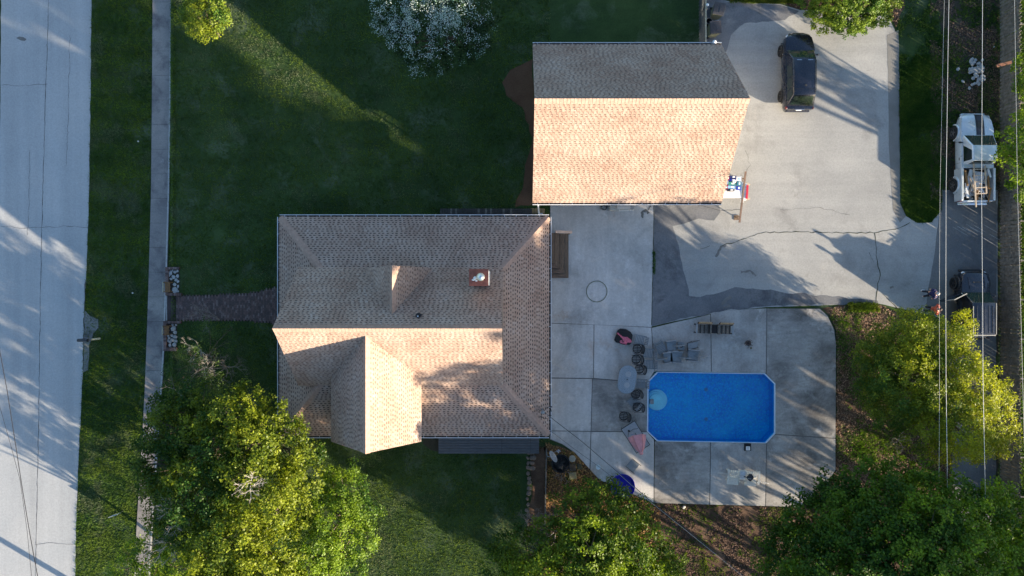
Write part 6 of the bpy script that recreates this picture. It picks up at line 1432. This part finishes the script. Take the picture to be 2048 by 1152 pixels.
# yellow-green feathery tree on the right
tree('yellow_tree', 'large feathery yellow-green tree right of the pool, in front of the dark SUV', (1772,742),
 [(1790,700,4.4,1.8,1,-.25),(1760,740,4.0,1.7,1,-.3),(1830,680,5.2,1.8,1,-.05),(1820,760,5.8,2.1,1,-.15),(1880,690,5.4,1.5,1,.25),(1900,740,5.6,1.8,1,.3),(1940,780,6.0,1.7,1,.35),(1880,810,6.0,1.8,1,.15),(1930,850,6.2,1.9,1,.35),(1800,810,5.0,1.7,1,-.2),(1850,860,5.6,1.6,1,0),(1985,800,5.0,1.2,1,.35),(1990,860,4.8,1.3,1,.3),(1760,790,3.6,1.1,1,-.25),(1835,640,4.2,.8,1,.0),(1890,900,4.8,.9,1,.2),(2005,890,4.2,.7,1,.3),(1960,905,4.4,.7,1,.3),(1925,650,4.8,.8,1,.3),(1750,700,3.4,.8,1,-.3),(1745,705,2.0,1.2,.9,-.3),(1775,752,1.8,1.5,.9,-.3),(1735,785,2.0,1.0,.9,-.3),(1805,700,2.2,1.4,.9,-.3),(1840,735,2.2,1.6,.9,-.3),(1795,805,2.2,1.4,.9,-.3)], ((.045,.105,.014),(.33,.35,.02)), 22, 30, .15, .062, .17, .33)  # left lobes tinted dark as shade, right lobes bright as sunlight
bare('low brown bramble on the mulch between pool and yellow-green tree', (1795,880,.1), 1.2, 1.3, m_dead, 7, 4, r0=.018)
# lower right dark green trees
tree('dark_green_tree', 'big dark green tree at the lower right overlapping the patio corner', (1720,1040),
 [(1680,1010,6.0,1.9,1,-.2),(1620,1050,5.6,1.8,1,-.3),(1590,1110,5.4,1.8,1,-.3),(1740,980,6.4,1.8,1,-.1),(1700,1070,8.0,2.2,1,-.15),(1640,1140,7.4,2.2,1,-.2),(1780,1050,8.6,2.2,1,-.05),(1640,985,4.4,.8,1,-.2),(1580,1050,4.4,1.0,1,-.3),(1700,1160,9,2.5,1,-.2),(1570,1160,5.4,1.8,1,-.3),(1682,1116,2.2,1.3,.8,-.3),(1757,1190,2.4,1.6,.8,-.3),(1628,1104,2.0,1.3,.8,-.3),(1680,1230,9,2.6,.7,-.2),(1790,960,5.6,1.1,1,0)], ((.018,.060,.007),(.10,.19,.012)), 14, 25, .17, .12, .22, .38)  # small low lobes added below the crown to shade the patio
tree('dark_green_tree', 'fresh green tree in the bottom right corner under the two bright wires', (1900,1040),
 [(1850,985,6.4,1.6,1,.0),(1900,1010,7.6,1.8,1,.05),(1850,1070,9.6,2.1,1,.0),(1960,1030,7.6,1.9,1,.2),(1930,1090,9.4,2.2,1,.1),(2020,1060,7.0,1.8,1,.25),(1990,1140,8.6,2.2,1,.15),(1870,1150,10.0,2.4,1,.0),(2060,1120,7.0,2.2,1,.2),(2000,990,5.6,1.0,1,.3),(1790,1120,9.4,2.2,1,-.05),(1940,1220,9,2.8,.7,0),(1820,1230,9,2.6,.7,-.1),(2080,1220,8,2.6,.7,0)], ((.022,.075,.008),(.16,.26,.015)), 14, 25, .17, .12, .22, .38)
# trees behind the right fence
tree('fence_tree', 'bright green tree leaning over the fence beside the pickup cab', (2022,300),
 [(2030,285,4.2,1.0,1,.3),(2050,330,4.4,1.1,1,.2),(2015,310,3.6,.6,1,.3),(2045,250,3.8,.9,1,.2),(2040,375,3.4,.8,1,.1),(2080,300,4.6,1.4,1,0),(2146,376,3,1.2,1,0),(2140,350,3.8,1.1,1,0),(2120,405,2.2,.9,1,0)], CG, 18, 24, .14, .10, .10, .3)
tree('fence_tree', 'bright green sprig hanging over the fence above the pickup', (2050,175),
 [(2035,165,3.2,.45,1,.5),(2048,180,3.2,.6,1,.4),(2050,130,3.2,.7,1,.2),(2080,160,3.6,1.2,1,0)], CG, 20, 24, .13, .09, .08, .26)
tree('fence_tree', 'green foliage behind the fence along the right edge, lower half', (2062,600),
 [(2062,470,1.1,.6,1,.1),(2062,540,1.1,.6,1,.1),(2064,640,1.1,.6,1,.1),(2062,720,1.1,.6,1,.1),(2064,800,1.1,.6,1,.1),(2070,430,1.1,.6,1,0),(2068,590,1.1,.6,1,0)], CD, 18, 22, .13, .09, .09, .3)
# trees that stand beyond the frame and shade the place from the east and south-east
OFFL = ['neighbouring tree outside the picture at lower right, '+q for q in ('third row back','nearest to the fence','on the near side of the alley','farthest to the south','farthest to the east','south of the dark green tree','south of the leafy slope','beside the neighbouring fence line')]
OFF = [(2330,1330,10.5,3.6),(2240,1240,10.5,3.2),(2150,1330,10.5,3.2),(2480,1440,12,4.0),(2620,1300,12,3.6),(2000,1420,10.5,3.4),(1850,1400,10.5,3.2),(2400,1180,9.0,2.6)]
for k, (px,py,z,r) in enumerate(OFF):
    c = at(px,py,z*.72); bx = c.x*S+1024; by = 576-c.y*S
    tree('yard_tree', OFFL[k], (bx,by), [(px,py,z*.72,r*.8),(px+60,py+20,z*.55,r*.6),(px-70,py+30,z*.6,r*.6),(px+10,py-60,z*.55,r*.6),(px-20,py+80,z*.6,r*.55)], CD, 5, 16, .30, .22, .2, .5, lm=1, lsz=1.1)
def gp(x, y, z): return ((x-1024)*H/(H-z)+1024, (y-576)*H/(H-z)+576)      # ground pixel lifted to height z
def tall(label, gx, gy, parts, dens=9, by=None):
    lobes = [gp(gx+dx, gy+dy, z)+(z, r) for dx,dy,z,r in parts]
    tree('yard_tree', label, (gx, by or gy), lobes, CD, dens, 18, .34, .26, .28, .55, shell=.3, lm=1, lsz=1.1)
tall('tallest neighbouring tree, outside the picture beyond the alley', 2150, 1190, [(0,0,8,3.0),(0,0,11.5,3.1),(10,0,15,3.1),(0,0,18.5,2.9),(-25,-8,20.5,2.0),(0,60,10,2.8),(20,70,14,2.8),(0,60,17.5,2.6)])
tall('slim neighbouring tree with a rounded top, outside the picture beyond the fence', 2300, 1140, [(0,0,8.2,1.5),(0,0,10.2,1.7),(0,4,11.6,1.3),(0,-22,9.5,1.0)], 14)
tall('neighbouring tree outside the picture level with the pickup cab', 2250, 600, [(0,0,8.3,1.9),(5,-30,9.0,1.6),(0,30,7.9,1.3)], 12, 505)
# ------------------------------------------------------------------ grass, ground cover, litter (uncountable: stuff)
def px2w(poly, z=0): return [(at(a,b,z).x, at(a,b,z).y) for a,b in poly]
KEEP_OUT = [px2w(DRV), px2w([(1100,405),(1309,405),(1304,654),(1350,644),(1450,624),(1533,616),(1640,616),(1656,632),(1669,660),(1673,690),(1672,940),(1655,966),(1600,1015),(1533,1013),(1308,1007),(1200,961),(1150,906),(1125,889),(1099,879)]), px2w(WLK),
  px2w([(1886,383),(1994,383),(1992,1000),(1990,1240),(1900,1240),(1903,900),(1900,760),(1884,640),(1850,615),(1860,560),(1872,480)]), [(-13.5,-8.4),(1.75,-8.4),(1.75,3.8),(-13.5,3.8)], [(1.6,5.5),(12.1,5.5),(12.1,14.3),(1.6,14.3)],
  px2w([(331,534),(363,534),(363,592),(331,592)]), px2w([(327,641),(362,641),(354,703),(327,703)]), px2w([(1040,896),(1094,896),(1091,1066),(1040,1066)]), px2w([(878,866),(1078,866),(1078,908),(878,908)])]
def scatter(n, box, inside=None, outside=None, dens=None):
    a = at(box[0],box[1]); b = at(box[2],box[3]); P = np.stack([rng.uniform(min(a.x,b.x),max(a.x,b.x),n), rng.uniform(min(a.y,b.y),max(a.y,b.y),n)], axis=1)
    ok = np.ones(n, bool)
    if inside is not None:
        ok &= np.any([inpoly(P, q_) for q_ in inside], axis=0)
    for q_ in (outside or []): ok &= ~inpoly(P, q_)
    return P[ok]
def blades(P, nb, h, w, colA, colB, zf=None, lay=.9, fs=.5, pale=False):
    N = len(P)*nb; B = np.repeat(P, nb, axis=0)+rng.normal(0,.035,(N,2)); z = np.zeros(N) if zf is None else np.repeat(zf, nb)
    a = rng.uniform(0,6.283,N); hh = h*rng.uniform(.5,1.4,N); ln = rng.uniform(.2,lay,N); sx = -np.sin(a)*w/2; sy = np.cos(a)*w/2
    tip = np.stack([B[:,0]+np.cos(a)*hh*ln, B[:,1]+np.sin(a)*hh*ln, z+hh*np.sqrt(1-(ln*.8)**2)], axis=1)
    V = np.stack([np.stack([B[:,0]-sx,B[:,1]-sy,z], axis=1), np.stack([B[:,0]+sx,B[:,1]+sy,z], axis=1), tip], axis=1)
    f = np.array([.5+.9*mnoise.noise(Vector((x*fs,y*fs,0)))+.5*mnoise.noise(Vector((x*2.2,y*2.2,4))) for x,y in P]); t = np.clip(np.repeat(f,nb)+rng.normal(0,.2,N),0,1)[:,None]
    c = np.array(colA)*(1-t)+np.array(colB)*t
    if pale:
        g_ = np.array([mnoise.noise(Vector((x*.42,y*.55,20)))+.55*mnoise.noise(Vector((x*1.7,y*1.9,8)))+.3*mnoise.noise(Vector((x*5,y*5,3))) for x,y in P])
        g_ = np.clip(np.repeat(np.clip((g_-.10)*1.9,0,.75),nb)+rng.normal(0,.12,N),0,.9)[:,None]; c = c*(1-g_)+np.array((.15,.175,.115))*g_
        c = c*(1+.13*np.sin(B[:,1:2]*4.4+.4*np.sin(B[:,0:1]*.5)))
    return V, c*rng.uniform(.7,1.3,(N,1))
ga, gb = (.036,.085,.010), (.13,.19,.022)
def grow_grass(name, label, n, box, inside=None, outside=None, low=False, nb=3, h=.085, w=.028, ca=ga, cb=gb, zz=None, skip=.62):
    P = scatter(n, box, inside, outside)
    f = np.array([mnoise.noise(Vector((x*.45,y*.45,7)))+.6*mnoise.noise(Vector((x*1.5,y*1.5,2))) for x,y in P]); P = P[f+rng.normal(0,.22,len(f)) < skip]
    zf = np.array([gz(x) for x in P[:,0]]) if low else (np.zeros(len(P)) if zz is None else np.full(len(P), zz))
    V, T_ = blades(P, nb, h, w, ca, cb, zf, pale=name in ('lawn_grass','verge_grass')); o = fast_mesh(name, V, 3, m_grass, None, T_); return tag(o, label, 'grass', None, 'stuff')
bed_polys = [px2w(BEDS[k][0]) for k in ('garage_bed','bark_strip','wall_bed')]
grow_grass('lawn_grass', 'short green mown grass of the lawn in front of and beside the house', 150000, (344,-200,1100,1350), None, KEEP_OUT+bed_polys+[px2w(BEDS['pool_bed'][0])])
vg_out = [px2w([(LE[i][0]-1,LE[i][1]) for i in range(len(LE))]+[(RE[i][0]+1,RE[i][1]) for i in range(len(RE)-1,-1,-1)], LOW), px2w(ROADE+[(-90,2100),(-90,-900)], LOW), px2w([(331,534),(352,534),(352,703),(327,703)],LOW)]
grow_grass('verge_grass', 'slightly longer green grass on the verge between road and sidewalk', 78000, (140,-220,352,1380), None, vg_out, True, 3, .10, .03, (.036,.095,.010), (.13,.20,.020))
grow_grass('island_grass', 'green weedy grass on the strip between driveway and right-hand fence', 30000, (1795,-30,2000,450), None, KEEP_OUT+[px2w([(1884,383),(1999,383),(1999,460),(1884,460)])], False, 3, .13, .035, (.03,.085,.012), (.10,.17,.025), .0, -.02)
grow_grass('island_grass', 'dense green grass on the rounded end of the strip beside the driveway', 26000, (1797,60,1884,446), [px2w([(1799,110),(1880,110),(1882,420),(1862,443),(1835,444),(1812,430),(1802,405)])], None, False, 3, .12, .035, (.03,.085,.012), (.10,.17,.025), .0, .5)
grow_grass('fence_grass', 'rough grass behind the picket fence along the right edge', 14000, (2002,-60,2110,1200), None, None, False, 3, .2, .04, (.03,.08,.012), (.11,.18,.025))
def litter(name, label, n, box, inside, outside, colA, colB, L=.10, keep=.2, zz=.02):
    P = scatter(n, box, inside, outside); f = np.array([mnoise.noise(Vector((x*.6,y*.6,11)))+.5*mnoise.noise(Vector((x*2,y*2,5))) for x,y in P]); P = P[f < keep]
    P3 = np.concatenate([P, np.full((len(P),1), zz)+rng.random((len(P),1))*.04], axis=1); V, T_ = leaves(P3, np.tile([0,0,1.],(len(P),1)), 1, .05, L, L*.7, colA, colB, up=1.6, jit=.6)
    return tag(fast_mesh(name, V, 4, m_litter, None, T_), label, 'leaf litter', None, 'stuff')
outp = [KEEP_OUT[1], KEEP_OUT[0], KEEP_OUT[3]]
litter('leaf_litter', 'brown and tan dead leaves scattered over the mulch right of the pool', 42000, (1660,600,1905,1060), [px2w(BEDS['pool_bed'][0])], outp, (.09,.05,.03), (.34,.22,.14), .10, .45)
litter('leaf_litter', 'brown and rust coloured leaves on the slope below the fire pit', 22000, (1088,885,1320,1160), [px2w(BEDS['pool_bed'][0])], outp, (.12,.05,.02), (.42,.24,.09), .11, .35)
litter('leaf_litter', 'sparse dark brown litter on the bare ground below the patio', 24000, (1290,1005,1700,1180), [px2w(BEDS['pool_bed'][0])], outp, (.05,.032,.022), (.17,.10,.07), .10, .1)
litter('leaf_litter', 'brown litter on the dirt between the green strip and the picket fence', 24000, (1860,-30,2000,400), None, KEEP_OUT, (.06,.04,.028), (.20,.13,.09), .10, .1)
litter('leaf_litter', 'brown litter around the round bush at the top of the driveway', 5000, (1560,-30,1880,90), [px2w(BEDS['drive_top_bed'][0])], None, (.10,.06,.04), (.28,.18,.11), .10, .6)
grow_grass('ground_cover', 'patches of low green weeds in the mulch right of the pool', 26000, (1660,600,1905,1100), [px2w(BEDS['pool_bed'][0])], outp, False, 4, .14, .05, (.035,.09,.012), (.13,.22,.02), .0, -.18)
grow_grass('ground_cover', 'patches of low green weeds on the ground below the patio', 20000, (1090,885,1640,1180), [px2w(BEDS['pool_bed'][0])], outp, False, 4, .13, .045, (.03,.075,.012), (.12,.17,.02), .0, -.2)
grow_grass('edge_weeds', 'thin line of weeds in the joint between patio and driveway', 150, (1305.5,503,1309.5,548), None, None, False, 3, .09, .03, (.03,.10,.012), (.06,.16,.02), .07, .6)
grow_grass('edge_weeds', 'short green weeds along the top edge of the driveway', 6000, (1460,-12,1600,6), None, None, False, 3, .14, .04, (.04,.09,.012), (.16,.20,.03), .03, .3)
grow_grass('edge_weeds', 'yellow-green weeds along the corner between driveway and mulch', 2200, (1695,606,1757,622), None, None, False, 3, .16, .05, (.06,.11,.012), (.17,.20,.03), .03, -.05)
